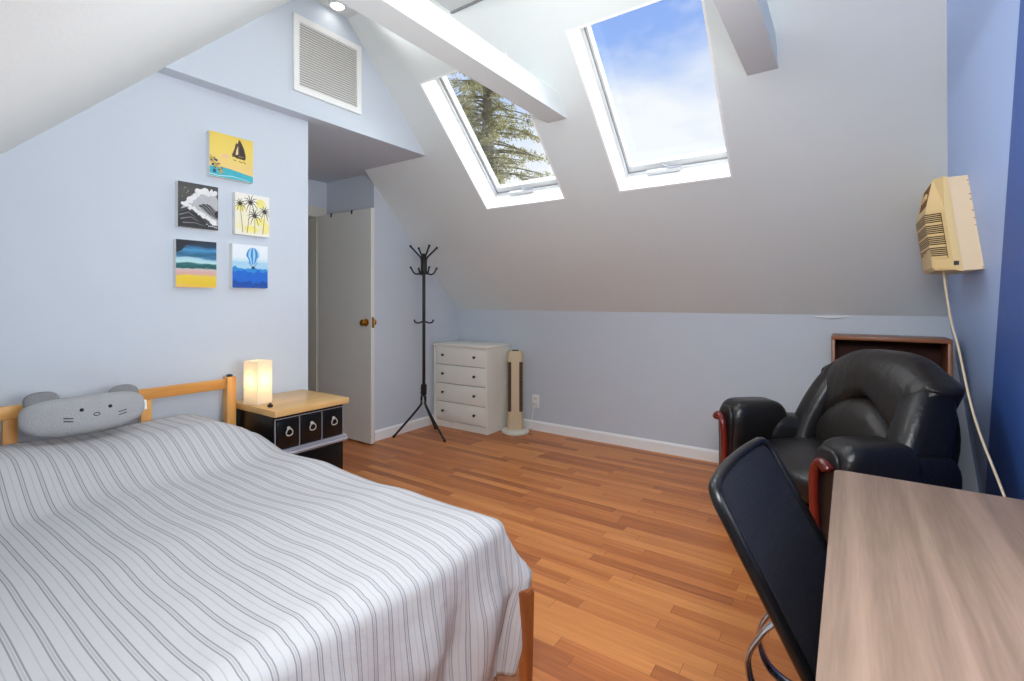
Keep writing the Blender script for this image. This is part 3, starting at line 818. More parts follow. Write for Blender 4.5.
# plush cat pillow leaning on the headboard
cat = thing('plush_pillow', 'long grey plush cat face pillow leaning on the headboard', 'pillow', (-2.52, 0.645, 0.765))
cat.rotation_euler = (0, math.radians(-14), 0)
def catbody(q, p):
    y = q.y
    z = p.z * (1 - 0.10 * (1 - y * y)) + 0.012 * y * y - 0.004
    return Vector((p.x * (1 - 0.25 * y * y), p.y, z))
mb = MB(); mb.puff((0.115, 0.392, 0.165), 2.7, 14, catbody); mb.build('body', M['plush'], cat, smooth=180)
def front(y, z):
    # front surface of the body at (y, z)
    qy = y / 0.196; k = 2.7
    zz = (z + 0.004 - 0.012 * qy * qy) / (1 - 0.10 * (1 - qy * qy)) / 0.0825
    s_ = max(0.0, 1 - abs(qy) ** k - abs(zz) ** k) ** (1 / k)
    return s_ * 0.0575 * (1 - 0.25 * qy * qy)
for sgn in (-1, 1):
    mb = MB(); mb.puff((0.05, 0.105, 0.075), 2.4, 8, lambda q, p: Vector((p.x - 0.012 + 0.008 * q.y * q.y, p.y + sgn * (0.128), p.z + 0.066 - sgn * 0.004)))
    mb.build('ear', M['plush_d'], cat, smooth=180)
    y, z = sgn * 0.045 + 0.018, 0.012
    mb = MB(); x = front(y, z); mb.puff((0.008, 0.0135, 0.0135), 2, 5, lambda q, p: p + Vector((x + 0.001, y, z))); mb.build('eye', M['thread'], cat, smooth=180)
    for dz in (-0.016, -0.028):
        y0, y1 = sgn * 0.072 + 0.018, sgn * 0.100 + 0.018
        mb = MB(); mb.tube([(front(yy, dz + 0.003 * kk) + 0.0012, yy, dz + 0.003 * kk) for kk, yy in enumerate((y0, (y0 + y1) / 2, y1))], 0.0016, n=6); mb.build('whisker', M['thread'], cat)
mb = MB(); mb.tube([(front(0.018 + 0.010 * math.cos(a), -0.012 + 0.006 * math.sin(a)) + 0.001, 0.018 + 0.010 * math.cos(a), -0.012 + 0.006 * math.sin(a)) for a in [2 * PI * i / 14 for i in range(15)]], 0.0013, n=6)
mb.build('nose', M['thread'], cat)
mb = MB(); mb.bbox((-0.02, 0.192, -0.02), (0.004, 0.205, 0.022), 0.003); mb.build('sewn_tag', M['canvas'], cat, label='white sewn tag')

# ------------------------------------------------------------------ nightstand, lamp, tray
n = thing('nightstand', 'black nightstand with tan top and three ring pull drawers beside the bed', 'nightstand', (-2.73, 1.295, 0))
NW, ND, NH = 0.418, 0.425, 0.68         # along y, along x, height
mb = MB(); mb.bbox((0, 0, NH - 0.032), (ND + 0.018, NW + 0.01, NH), 0.004); mb.build('top', M['tan_top'], n)
mb = MB(); mb.box((0.01, 0.012, 0.0), (ND - 0.02, NW - 0.004, NH - 0.034)); mb.build('body', M['blacklacq'], n, smooth=0)
dw = (NW - 0.03) / 3
for i in range(3):
    y0 = 0.02 + i * dw
    mb = MB(); mb.bbox((ND - 0.019, y0 + .006, 0.485), (ND - 0.006, y0 + dw - .006, 0.620), 0.003); dr = mb.build('drawer', M['blacklacq'], n)
    mb = MB()
    yc, zc = y0 + dw / 2, 0.565
    mb.lathe([(0.009, 0), (0.009, 0.004), (0.004, 0.012)], n=12, mat=Matrix.Translation((ND - 0.006, yc, zc + 0.014)) @ Matrix.Rotation(PI / 2, 4, 'Y'))
    mb.tube([(ND + 0.004, yc + 0.017 * math.sin(a) * (1 - 0.25 * math.cos(a)), zc - 0.004 + 0.018 * math.cos(a)) for a in [2 * PI * k / 18 for k in range(19)]], 0.003, n=6)
    mb.build('ring_pull', M['nickel'], dr)
mb = MB()
for y0 in [0.02 + i * dw for i in range(4)]:
    mb.box((ND - 0.019, y0 - .0014, 0.47), (ND - 0.012, y0 + .0014, 0.632))
mb.box((ND - 0.019, 0.018, 0.628), (ND - 0.012, NW - .008, 0.631))
mb.build('silver_piping', M['silver'], n, smooth=0)
mb = MB(); mb.prism([(ND - 0.02, 0.442), (ND + 0.006, 0.442), (ND + 0.016, 0.455), (ND + 0.004, 0.462), (ND + 0.012, 0.470), (ND - 0.02, 0.474)], 'Y', 0.008, NW + 0.006); mb.build('silver_moulding', M['silver'], n, smooth=0)
mb = MB(); mb.bbox((ND - 0.019, 0.03, 0.09), (ND - 0.008, NW - 0.022, 0.43), 0.003); mb.build('drawer', M['blacklacq'], n, label='plain deep black drawer')

l = thing('table_lamp', 'glowing square paper lantern lamp on the nightstand', 'lamp', (-2.535, 1.345, NH), math.radians(14))
mb = MB(); mb.bbox((-0.04, -0.04, 0), (0.04, 0.04, 0.012), 0.002); mb.build('base', M['canvas'], l)
mb = MB(); h = 0.047
w_ = 0.002
mb.box((-h, -h, 0.004), (h, -h + w_, 0.225)); mb.box((-h, h - w_, 0.004), (h, h, 0.225)); mb.box((-h, -h + w_, 0.004), (-h + w_, h - w_, 0.225)); mb.box((h - w_, -h + w_, 0.004), (h, h - w_, 0.225))
mb.build('lamp_shade', M['shade'], l, smooth=0)
mb = MB(); mb.lathe([(0.012, 0.012), (0.012, 0.06), (0.016, 0.075), (0.016, 0.085)], n=14); mb.build('bulb_holder', M['canvas'], l)
t = thing('lamp_switch', 'small black cord switch at the front corner of the nightstand top', 'switch', (-2.40, 1.335, NH))
mb = MB(); mb.puff((0.030, 0.022, 0.016), 3, 5, lambda q, p: p + Vector((0, 0, 0.008))); mb.build('housing', M['blackplast'], t)
mb = MB(); mb.lathe([(0.006, 0), (0.006, 0.004), (0.003, 0.006)], c=(0, 0, 0.0155), n=10); mb.build('button', M['blackmetal'], t)

# ------------------------------------------------------------------ coat rack
r = thing('coat_rack', 'black metal coat rack with hooks standing beside the dresser', 'coat rack', (-3.13, 3.15, 0))
mb = MB(); mb.tube([(0, 0, 0.36), (0, 0, 1.60)], 0.0145, n=12); mb.build('pole', M['blackmetal'], r)
mb = MB(); mb.lathe([(0.022, 0.375), (0.026, 0.38), (0.026, 0.46), (0.02, 0.47)], n=14); mb.build('lower_hub', M['blackmetal'], r)
mb = MB(); mb.lathe([(0.022, 1.45), (0.028, 1.46), (0.028, 1.60), (0.022, 1.62), (0.012, 1.635)], n=14); mb.build('upper_hub', M['blackmetal'], r)
for a in (188, 322, 76):
    a = math.radians(a + 34.6); ca, sa = math.cos(a), math.sin(a)
    R_ = 0.262
    mb = MB(); mb.tube(bez([(0.02 * ca, 0.02 * sa, 0.44), (0.022 * ca, 0.022 * sa, 0.32), (0.045 * ca, 0.045 * sa, 0.26), (R_ * ca, R_ * sa, 0.010)], 8), 0.0095, n=8); lg = mb.build('leg', M['blackmetal'], r)
    mb = MB(); mb.lathe([(0.012, 0), (0.012, 0.018), (0.009, 0.022)], c=(R_ * ca, R_ * sa, 0), n=10); mb.build('foot', M['blackplast'], lg)
for k in range(4):
    a = math.radians(10 + 34.6 + 90 * k + 22); ca, sa = math.cos(a), math.sin(a)
    mb = MB(); mb.tube([(0.016 * ca, 0.016 * sa, 1.55), (0.03 * ca, 0.03 * sa, 1.60), (0.122 * ca, 0.122 * sa, 1.69)], 0.008, n=8)
    mb.puff((0.022, 0.022, 0.022), 2, 3, lambda q, p: p + Vector((0.124 * ca, 0.124 * sa, 1.693))); mb.build('hook', M['blackmetal'], r)
    mb = MB(); mb.tube(bez([(0.02 * ca, 0.02 * sa, 1.48), (0.05 * ca, 0.05 * sa, 1.452), (0.09 * ca, 0.09 * sa, 1.458), (0.122 * ca, 0.122 * sa, 1.505)], 6), 0.0075, n=8)
    mb.puff((0.02, 0.02, 0.02), 2, 3, lambda q, p: p + Vector((0.123 * ca, 0.123 * sa, 1.507))); mb.build('hook', M['blackmetal'], r)
for k in range(3):
    a = math.radians(34.6 + (4, 184, 275)[k]); ca, sa = math.cos(a), math.sin(a)
    mb = MB(); mb.tube(bez([(0.012 * ca, 0.012 * sa, 1.028), (0.045 * ca, 0.045 * sa, 1.015), (0.075 * ca, 0.075 * sa, 1.022), (0.085 * ca, 0.085 * sa, 1.045)], 6), 0.007, n=8); mb.build('hook', M['blackmetal'], r)

# ------------------------------------------------------------------ dresser
d = thing('dresser', 'white four drawer dresser in the corner beside the coat rack', 'dresser', (-3.345, 3.50, 0))
DW, DD, DH = 0.658, 0.375, 0.80
mb = MB(); mb.bbox((-0.004, -0.008, DH - 0.022), (DW + 0.004, DD, DH), 0.003); mb.build('top', M['dresser'], d)
mb = MB()
mb.box((0, 0, 0), (0.022, DD, DH - .022)); mb.box((DW - 0.022, 0, 0), (DW, DD, DH - .022)); mb.box((0.022, 0.022, 0.05), (DW - 0.022, DD, DH - .022))
mb.build('carcass', M['dresser'], d, smooth=0)
mb = MB(); mb.box((0.022, 0.010, 0), (DW - 0.022, 0.022, 0.062)); mb.build('plinth', M['dresser'], d, smooth=0)
hh = (DH - 0.022 - 0.066) / 4
for i in range(4):
    z0 = 0.066 + i * hh
    mb = MB(); mb.bbox((0.026, 0.004, z0 + .003), (DW - 0.026, 0.0215, z0 + hh - .003), 0.002); dr = mb.build('drawer', M['dresser'], d)
    for x in (0.125, DW - 0.125 - 0.02):
        mb = MB(); mb.lathe([(0.007, 0), (0.006, 0.010), (0.013, 0.016), (0.013, 0.021), (0.007, 0.025)], n=14, mat=Matrix.Translation((x, 0.004, z0 + hh * 0.52)) @ Matrix.Rotation(PI / 2, 4, 'X'))
        mb.build('drawer_knob', M['pewter'], dr)
mb = MB(); mb.box((0.022, 0.0218, 0.064), (DW - 0.022, 0.0222, DH - .022)); mb.build('drawer_gap', M['gap'], d, smooth=0)

# ------------------------------------------------------------------ tower heater and outlet
t = thing('tower_heater', 'beige tower heater on a round base beside the dresser', 'heater', (-2.54, 3.735, 0), math.radians(34))
mb = MB(); mb.lathe([(0.128, 0), (0.13, 0.012), (0.124, 0.026), (0.10, 0.034), (0.07, 0.038)], n=36); mb.build('base', M['greybeige'], t)
out = [(-0.055, -0.066), (0.055, -0.066), (0.076, -0.03), (0.076, 0.045), (0.05, 0.066), (-0.05, 0.066), (-0.076, 0.045), (-0.076, -0.03)]
mb = MB(); mb.prism(out, 'Z', 0.036, 0.20); mb.prism(out, 'Z', 0.655, 0.735)
mb.prism([(-0.036, -0.066), (0.036, -0.066), (0.036, 0.06), (-0.036, 0.06)], 'Z', 0.20, 0.655)
mb.prism([(0.076, -0.012), (0.076, 0.045), (0.05, 0.066), (-0.05, 0.066), (-0.076, 0.045), (-0.076, -0.012), (-0.06, 0.0), (0.06, 0.0)], 'Z', 0.20, 0.655)
mb.build('housing', M['beige'], t, smooth=0)
for sg in (-1, 1):
    mb = MB()
    for k in range(14):
        z = 0.20 + k * 0.0325
        mb.box((min(sg * 0.037, sg * 0.066), -0.052, z), (max(sg * 0.037, sg * 0.066), 0.0, z + 0.024))
    mb.box((min(sg * 0.037, sg * 0.058), -0.040, 0.20), (max(sg * 0.037, sg * 0.058), 0.002, 0.655))
    mb.build('grille', M['slot'], t, smooth=0)
mb = MB(); mb.prism([(p[0] * .9, p[1] * .9) for p in out], 'Z', 0.735, 0.752); mb.build('top_cap', M['beige'], t, smooth=0)
mb = MB(); mb.bbox((-0.03, -0.03, 0.751), (0.03, 0.0, 0.762), 0.003); mb.build('control_panel', M['slot'], t)
mb = MB()
inv = Matrix.Rotation(-math.radians(34), 4, 'Z') @ Matrix.Translation((2.54, -3.735, 0))
pts = [(-2.46, 3.80, 0.03), (-2.425, 3.83, 0.05), (-2.43, 3.855, 0.13), (-2.42, 3.861, 0.20), (-2.416, 3.864, 0.238)]
mb.tube([inv @ q for q in bez(pts, 8)], 0.004, n=6); mb.build('power_cord', M['white'], t)
o = thing('wall_outlet', 'white wall outlet with a plug in it beside the tower heater', 'outlet', (-2.418, KY, 0.272))
mb = MB(); mb.bbox((-0.037, -0.006, -0.06), (0.037, -0.0002, 0.06), 0.002); mb.build('cover_plate', M['white'], o)
mb = MB(); mb.bbox((-0.017, -0.009, 0.010), (0.017, -0.006, 0.042), 0.001); mb.box((-0.008, -0.0094, 0.02), (-0.005, -0.009, 0.034)); mb.box((0.005, -0.0094, 0.02), (0.008, -0.009, 0.034)); mb.build('socket', M['greybeige'], o)
mb = MB(); mb.bbox((-0.014, -0.036, -0.042), (0.016, -0.006, -0.012), 0.004); mb.build('plug', M['greybeige'], o)

# ------------------------------------------------------------------ shelf box behind the armchair
s = thing('bookcase', 'low brown wooden shelf case behind the armchair', 'bookcase', (-0.09, 3.52, 0))
SW, SD, SH = 0.55, 0.27, 1.005
mb = MB(); mb.bbox((0, 0, SH - 0.022), (SW, SD, SH), 0.002); mb.build('top', M['shelfwood'], s)
for x0 in (0, SW - 0.02):
    mb = MB(); mb.bbox((x0, 0, 0), (x0 + 0.02, SD, SH - .022), 0.002); mb.build('side_panel', M['shelfwood'], s)
mb = MB(); mb.box((0.02, SD - 0.012, 0.02), (SW - 0.02, SD, SH - .022)); mb.build('back_panel', M['shelfdark'], s, smooth=0)
for z in (0.03, 0.36, 0.67):
    mb = MB(); mb.box((0.02, 0.01, z), (SW - 0.02, SD - 0.012, z + 0.018)); mb.build('shelf', M['shelfdark'], s, smooth=0)

# ------------------------------------------------------------------ armchair (local +x is the way it faces)
ANG = math.atan2(-0.627, -0.779)
ch = thing('armchair', 'black leather armchair with red wood arm trims in the right corner', 'armchair', (-0.05, 2.946, 0), ANG)
HW = 0.41      # arm centre line from the middle
mb = MB(); mb.puff((0.60, 0.70, 0.22), 8, 8, lambda q, p: Vector((p.x, p.y * (1 - 0.07 * (1 - q.x)), p.z)) + Vector((0.0, 0, 0.185))); mb.build('base', M['leather'], ch, smooth=60)
def seat(q, p):
    return Vector((p.x + 0.0, p.y, 0.375 + p.z + 0.025 * (1 - q.x ** 2) * (1 - q.y ** 2) * (1 if q.z > 0 else 0) - 0.02 * max(0, q.x) ** 3))
mb = MB(); mb.puff((0.72, 0.62, 0.17), 4.5, 12, seat); mb.build('seat_cushion', M['leather'], ch, smooth=180)
def seam(pts, parent, rad=0.006):
    mb = MB(); mb.tube(pts, rad, n=6); return mb.build('piping', M['leather'], parent, smooth=60)
for sg in (-1, 1):
    def armfront(q, p):
        z = p.z
        w = 1.0 + 0.28 * sstep(0.1, 0.75, q.z)
        return Vector((p.x + 0.195, p.y * w + sg * (HW + 0.012 * q.z), 0.335 + z))
    mb = MB(); mb.puff((0.35, 0.175, 0.62), 5, 14, armfront); am = mb.build('arm', M['leather'], ch, smooth=180)
    def armrear(q, p):
        w = 1.0 + 0.2 * sstep(0.1, 0.75, q.z)
        return Vector((p.x - 0.05, p.y * w + sg * (HW - 0.05 * (1 - q.x)), 0.30 + p.z - 0.015 * (1 - q.x) * 0.5))
    mb = MB(); mb.puff((0.46, 0.165, 0.54), 5, 14, armrear); mb.build('arm_pad', M['leather'], am, smooth=180)
    def facep(q, p):
        return Vector((p.x + 0.355, p.y * (1 + 0.25 * sstep(0.1, .8, q.z)) + sg * HW, 0.335 + p.z))
    mb = MB(); mb.puff((0.05, 0.13, 0.55), 4, 10, facep); mb.build('arm_face', M['leather'], am, smooth=180)
    # red wood trim: straight up the inner side, curling outward at the top
    yi = sg * (HW - 0.040); so = sg
    path = [(0.382, yi + so * 0.022, 0.03), (0.386, yi + so * 0.012, 0.18), (0.39, yi + so * 0.002, 0.33), (0.394, yi + so * 0.002, 0.46), (0.396, yi + so * 0.016, 0.525), (0.396, yi + so * 0.045, 0.552), (0.394, yi + so * 0.075, 0.545), (0.392, yi + so * 0.088, 0.528)]
    pp = bez(path, 6); kk = len(pp)
    rs = [0.019 + 0.006 * sstep(0.55, 0.9, i / kk) for i in range(kk)]; rs[-1] = 0.013; rs[-2] = 0.021
    mb = MB(); mb.tube(pp, rs, n=12, up=(1, 0, 0)); mb.build('wood_trim', M['mahogany'], ch, smooth=60)
# back: shell, two side wings, big upper cushion, half-moon lumbar cushion
TILT = 0.20
def lean(v):       # recline about the seat's rear edge
    return Vector((v.x - (v.z - 0.40) * TILT, v.y, v.z))
def shell(q, p):
    z = p.z + 0.47
    k = 1 - 0.16 * sstep(0.2, 1, q.z)
    return lean(Vector((p.x - 0.29, p.y * k, z - 0.05 * q.y * q.y * max(0, q.z))))
mb = MB(); mb.puff((0.11, 0.60, 0.74), 5, 12, shell); mb.build('back_shell', M['leather'], ch, smooth=180)
for sg in (-1, 1):
    def wing(q, p):
        z = p.z + 0.575
        k = 1 - 0.15 * sstep(-0.2, 1, q.z)
        return lean(Vector((p.x * k - 0.10 - 0.05 * q.z, p.y + sg * (0.312 - 0.035 * sstep(-.3, 1, q.z)), z)))
    mb = MB(); mb.puff((0.25, 0.16, 0.56), 3.0, 14, wing); mb.build('wing', M['leather'], ch, smooth=180)
def upper(q, p):
    # pillow: arched top, lower edge arched over the lumbar cushion
    y = q.y
    zt = 0.965 - 0.11 * abs(y) ** 3
    zb = 0.725 - 0.16 * sstep(0, 0.66, abs(y)) + 0.22 * sstep(0.66, 1.0, abs(y))
    t_ = (q.z + 1) / 2
    z = zb + (zt - zb) * t_
    puffx = p.x * (1 - 0.25 * (q.z if q.z > 0 else 0) ** 2)
    cr = 0.006 * math.sin(y * 40 + 3 * math.sin(q.z * 4)) * sstep(0.55, 0.95, abs(y)) * (1 if q.x > 0 else 0)
    return lean(Vector((puffx - 0.165 + cr, p.y * (1 - 0.03 * q.z), z)))
mb = MB(); mb.puff((0.25, 0.72, 0.4), 3.4, 26, upper); mb.build('back_cushion', M['leather_w'], ch, smooth=180)
def lumbar(q, p):
    y = q.y
    zt = 0.725 - 0.17 * abs(y) ** 2.2; zb = 0.42
    t_ = (q.z + 1) / 2
    cr = 0.004 * math.sin(y * 46) * sstep(0.3, 0.9, q.z) * (1 if q.x > 0 else 0)
    return lean(Vector((p.x - 0.125 + cr, p.y, zb + (zt - zb) * t_)))
mb = MB(); mb.puff((0.24, 0.56, 0.3), 3.0, 18, lumbar); mb.build('lumbar_cushion', M['leather_w'], ch, smooth=180)
for x in (-0.28, 0.28):
    for y in (-0.34, 0.34):
        mb = MB(); mb.lathe([(0.022, 0), (0.03, 0.10)], c=(x, y, 0), n=12); mb.build('foot', M['mahogany'], ch)

# ------------------------------------------------------------------ desk
dk = thing('desk', 'brown wood grain desk along the right wall', 'desk', (-0.035, 0.42, 0))
TX, TY = 0.565, 1.243
mb = MB()
rc = 0.022; ol = []
for cx, cy, a0 in ((TX - rc, TY - rc, 0), (rc, TY - rc, 90), (rc, rc, 180), (TX - rc, rc, 270)):
    ol += [(cx + rc * math.cos(math.radians(a0 + 90 * i / 5)), cy + rc * math.sin(math.radians(a0 + 90 * i / 5))) for i in range(6)]
mb.prism(ol, 'Z', 0.712, 0.74)
mb.bm.faces.ensure_lookup_table()
for f in mb.bm.faces: f.material_index = 0 if abs(f.normal.z) > 0.5 or len(f.verts) > 4 else 1
mb.build('desktop', [M['desk'], M['deskedge']], dk, smooth=40)
for y in (0.06, TY - 0.085):
    mb = MB(); mb.box((0.16, y, 0), (TX - 0.03, y + 0.022, 0.712)); mb.build('side_panel', M['desk'], dk, smooth=0)
mb = MB(); mb.box((TX - 0.06, 0.082, 0.35), (TX - 0.042, TY - 0.085, 0.712)); mb.build('modesty_panel', M['desk'], dk, smooth=0)

# ------------------------------------------------------------------ office chair (faces +x, tucked under the desk)
oc = thing('office_chair', 'black mesh back office chair pushed up to the desk', 'chair', (0.17, 1.235, 0), math.radians(-4))
BW = 0.485
T_ = math.radians(29)
def bp_(u, v, n):
    """point on the reclined back: u across (-.5...5), v up from the lower edge in metres, n forward off its face"""
    x = -0.175 - v * math.sin(T_) + n * math.cos(T_) + 0.022 * (1 - (2 * u) ** 2) * -1
    z = 0.475 + v * math.cos(T_) + n * math.sin(T_)
    return Vector((x, u * BW, z))
BH = 0.43
def outline(inset):
    pts = []; w = 0.5 - inset / BW; rc = 0.036
    v0, v1 = inset, BH - inset
    for cx, cy, a0 in ((w - rc / BW, v1 - rc, 0), (-w + rc / BW, v1 - rc, 90), (-w + rc / BW, v0 + rc, 180), (w - rc / BW, v0 + rc, 270)):
        for i in range(7):
            a = math.radians(a0 + 90 * i / 6)
            pts.append((cx + rc / BW * math.cos(a), cy + rc * math.sin(a)))
    return pts
ol = outline(0.012)
mb = MB()
loop = ol + [ol[0]]
# resample so the long sides follow the curve
path = []
for (a, b2) in zip(loop, loop[1:]):
    k = max(1, int(math.hypot((b2[0] - a[0]) * BW, b2[1] - a[1]) / 0.03))
    for i in range(k): path.append((a[0] + (b2[0] - a[0]) * i / k, a[1] + (b2[1] - a[1]) * i / k))
ringpath = [bp_(u, v_, 0) for u, v_ in path]
k = len(ringpath)
rings = []
cen = sum(ringpath, Vector()) / k
nrm = Vector((math.cos(T_), 0, math.sin(T_)))
for i, p in enumerate(ringpath):
    tg = (ringpath[(i + 1) % k] - ringpath[i - 1]).normalized(); side = tg.cross(nrm).normalized()
    ring = []
    for j in range(10):
        a = 2 * PI * j / 10
        ring.append(mb.bm.verts.new(p + side * 0.011 * math.cos(a) + nrm * 0.013 * math.sin(a)))
    rings.append(ring)
for i in range(k):
    A_, B_ = rings[i], rings[(i + 1) % k]
    for j in range(10): mb.bm.faces.new([A_[j], A_[(j + 1) % 10], B_[(j + 1) % 10], B_[j]])
mb.build('back_frame', M['blackplast'], oc, smooth=60)
mb = MB(); nu, nv_ = 16, 14; g = []
for i in range(nu + 1):
    row = []
    for j in range(nv_ + 1):
        u = -0.5 + 0.018 / BW + (1 - 0.036 / BW) * i / nu; v_ = 0.018 + (BH - 0.036) * j / nv_
        row.append(bp_(u, v_, 0.0))
    g.append(row)
for nn in (-0.003, 0.003):
    vs = [[mb.bm.verts.new(p + nrm * nn) for p in row] for row in g]
    for i in range(nu):
        for j in range(nv_): mb.bm.faces.new([vs[i][j], vs[i + 1][j], vs[i + 1][j + 1], vs[i][j + 1]])
mb.build('backrest', M['mesh'], oc, smooth=180, recalc=True)
mb = MB(); mb.puff((0.46, 0.46, 0.085), 5, 10, lambda q, p: Vector((p.x + 0.065, p.y, p.z + 0.455 - 0.02 * max(0, q.x) ** 2))); mb.build('seat', M['mesh'], oc, smooth=180)
mb = MB(); mb.puff((0.03, 0.20, 0.12), 4, 6, lambda q, p: Matrix.Rotation(-T_, 3, 'Y') @ p + bp_(0, 0.10, -0.045)); mb.build('back_bracket', M['blackplast'], oc, smooth=60)
for sg in (-1, 1):
    y = sg * 0.055
    loop = bez([(-0.272, y, 0.59), (-0.285, y, 0.54), (-0.325, y, 0.485), (-0.355, y, 0.41), (-0.325, y, 0.335), (-0.22, y, 0.315), (-0.10, y, 0.36), (0.0, y, 0.395)], 7)
    mb = MB(); mb.tube(loop, 0.006, up=(0, 1, 0), n=12, sy=2.2) if False else mb.tube(loop, 0.016, up=(0, 1, 0), n=12, sy=0.42)
    mb.build('back_support', M['chrome'], oc, smooth=60, label='curved chrome support bar')
mb = MB(); mb.bbox((-0.06, -0.11, 0.388), (0.16, 0.11, 0.415), 0.006); mb.build('seat_plate', M['blackplast'], oc)
mb = MB(); mb.lathe([(0.028, 0.10), (0.028, 0.26), (0.016, 0.262), (0.016, 0.39)], c=(0.05, 0, 0), n=16); mb.build('gas_lift', M['chrome'], oc)
for i in range(5):
    a = math.radians(20 + 72 * i); ca, sa = math.cos(a), math.sin(a)
    mb = MB(); mb.tube([(0.05 + 0.02 * ca, 0.02 * sa, 0.115), (0.05 + 0.15 * ca, 0.15 * sa, 0.105), (0.05 + 0.27 * ca, 0.27 * sa, 0.078)], [0.024, 0.02, 0.014], n=8); lg = mb.build('leg', M['chrome'], oc)
    mb = MB(); m = Matrix.Translation((0.05 + 0.27 * ca, 0.27 * sa, 0.028)) @ Matrix.Rotation(a, 4, 'Z') @ Matrix.Rotation(PI / 2, 4, 'X')
    mb.lathe([(0.020, -0.022), (0.028, -0.018), (0.028, 0.018), (0.020, 0.022)], n=16, mat=m); mb.tube([(0.05 + 0.27 * ca, 0.27 * sa, 0.03), (0.05 + 0.27 * ca, 0.27 * sa, 0.08)], 0.008, n=6); mb.build('caster', M['blackplast'], lg)

# ------------------------------------------------------------------ wall air conditioner on the leaning wall
Z0, Z1 = 1.345, 1.745
ac = thing('air_conditioner', 'yellowed old air conditioner mounted on the blue right wall', 'air conditioner', (0, 2.775, 0))
AW = 0.43
def acp(d, z): return (rx(z) - d, z)       # d = out from the wall
mb = MB()
mb.prism([acp(0, Z0 + 0.004), acp(0.066, Z0), acp(0.066, Z1), acp(0, Z1)], 'Y', 0, AW); mb.build('sleeve', M['ac_sleeve'], ac, smooth=0)
mb = MB()
pf = [acp(0.066, Z0 - 0.004), acp(0.150, Z0 + 0.004), acp(0.158, Z0 + 0.018), acp(0.150, Z1 - 0.135), acp(0.106, Z1 + 0.004), acp(0.066, Z1 + 0.004)]
# front bezel: chamfered near and far ends
def bez_ring(y, k): return [Vector((rx(z) - 0.066 - (rx(z) - 0.066 - x) * k, y, z)) for x, z in pf]
ys = [(-0.004, 0.30), (0.045, 1.0), (AW - 0.045, 1.0), (AW + 0.004, 0.30)]
R4 = [[mb.bm.verts.new(p) for p in bez_ring(y, k)] for y, k in ys]
for A_, B_ in zip(R4, R4[1:]):
    for j in range(len(pf)): mb.bm.faces.new([A_[j], A_[(j + 1) % len(pf)], B_[(j + 1) % len(pf)], B_[j]])
mb.bm.faces.new(R4[0]); mb.bm.faces.new(R4[-1][::-1])
bz = mb.build('front_bezel', M['ac'], ac, smooth=0)
# control recess on the sloped upper face
mb = MB()
def fp(y, t_, off):     # point on the upper sloped face, t_ 0 bottom ... 1 top
    (xa, za), (xb, zb) = pf[3], pf[4]
    x, z = xa + (xb - xa) * t_, za + (zb - za) * t_
    nx, nz = -(zb - za), (xb - xa); q = math.hypot(nx, nz)
    return Vector((x + nx / q * off, y, z + nz / q * off))
c8 = [mb.bm.verts.new(fp(y, t_, o)) for o in (-0.004, 0.002) for y, t_ in ((0.07, 0.2), (0.30, 0.2), (0.30, 0.9), (0.07, 0.9))]
for q in ((0, 1, 2, 3), (4, 5, 6, 7), (0, 1, 5, 4), (1, 2, 6, 5), (2, 3, 7, 6), (3, 0, 4, 7)): mb.bm.faces.new([c8[i] for i in q])
mb.build('control_panel', M['rust'], ac, smooth=0)
for y in (0.11, 0.17, 0.23):
    mb = MB(); mb.tube([fp(y, 0.52, 0.0), fp(y, 0.52, 0.008)], 0.016, n=12); mb.build('control_knob', M['ac'], ac)
# grille: dark backing and cream bars that wrap round the near corner
mb = MB(); zs0, zs1 = Z0 + 0.055, Z1 - 0.150
def gx(y, z, off):
    if y >= 0.045: x = rx(z) - 0.152 + 0.0
    else: x = rx(z) - 0.066 - (0.152 - 0.066) * (0.30 + 0.70 * (y + 0.004) / 0.049)
    return x
nb_ = 24
def gridface(mb, y, off, z): 
    return None
def bar(mb, z0, z1, off0, off1, ya):
    path = [(ya, 0), (0.045, 0), (AW - 0.06, 0)]
    out_ = []
    for y, _ in path:
        nrm_ = Vector((-1, 0, 0)) if y > 0.045 else (Vector((-0.82, -0.57, 0)) if y == 0.045 else Vector((-0.62, -0.78, 0)))
        out_.append([Vector((gx(y, z, 0), y, z)) + nrm_ * o for z in (z0, z1) for o in (off0, off1)])
    V_ = [[mb.bm.verts.new(p) for p in q] for q in out_]
    for A_, B_ in zip(V_, V_[1:]):
        for i, j in ((0, 1), (1, 3), (3, 2), (2, 0)): mb.bm.faces.new([A_[i], A_[j], B_[j], B_[i]])
    mb.bm.faces.new([V_[0][i] for i in (0, 1, 3, 2)]); mb.bm.faces.new([V_[-1][i] for i in (0, 2, 3, 1)])
bar(mb, zs0, zs1, -0.01, 0.004, 0.006); mb.build('grille_backing', M['slot_dark'], ac, smooth=0)
mb = MB()
for i in range(nb_):
    z = zs0 + (zs1 - zs0) * i / nb_
    wide = (i % 6 == 0)
    bar(mb, z, z + (0.0085 if wide else 0.0030), 0.003, 0.0056, 0.006)
mb.build('grille', M['ac'], ac, smooth=0)
mb = MB(); mb.bbox((rx(1.37) - 0.093, -0.0052, 1.368), (rx(1.37) - 0.076, -0.003, 1.386), 0.0008, 1); mb.build('indicator', M['blackplast'], ac)
rg = random.Random(5)
for i in range(9):
    z = rg.uniform(Z0, Z1); q = rg.uniform(0.002, 0.004)
    mb = MB(); mb.bbox((rx(z) - 0.003 - q, -0.0006, z), (rx(z) - 0.0008, 0.0002, z + q), 0.0002, 1)
    mb.build('rust_spot', M['rust'], ac, smooth=0)
mb = MB()
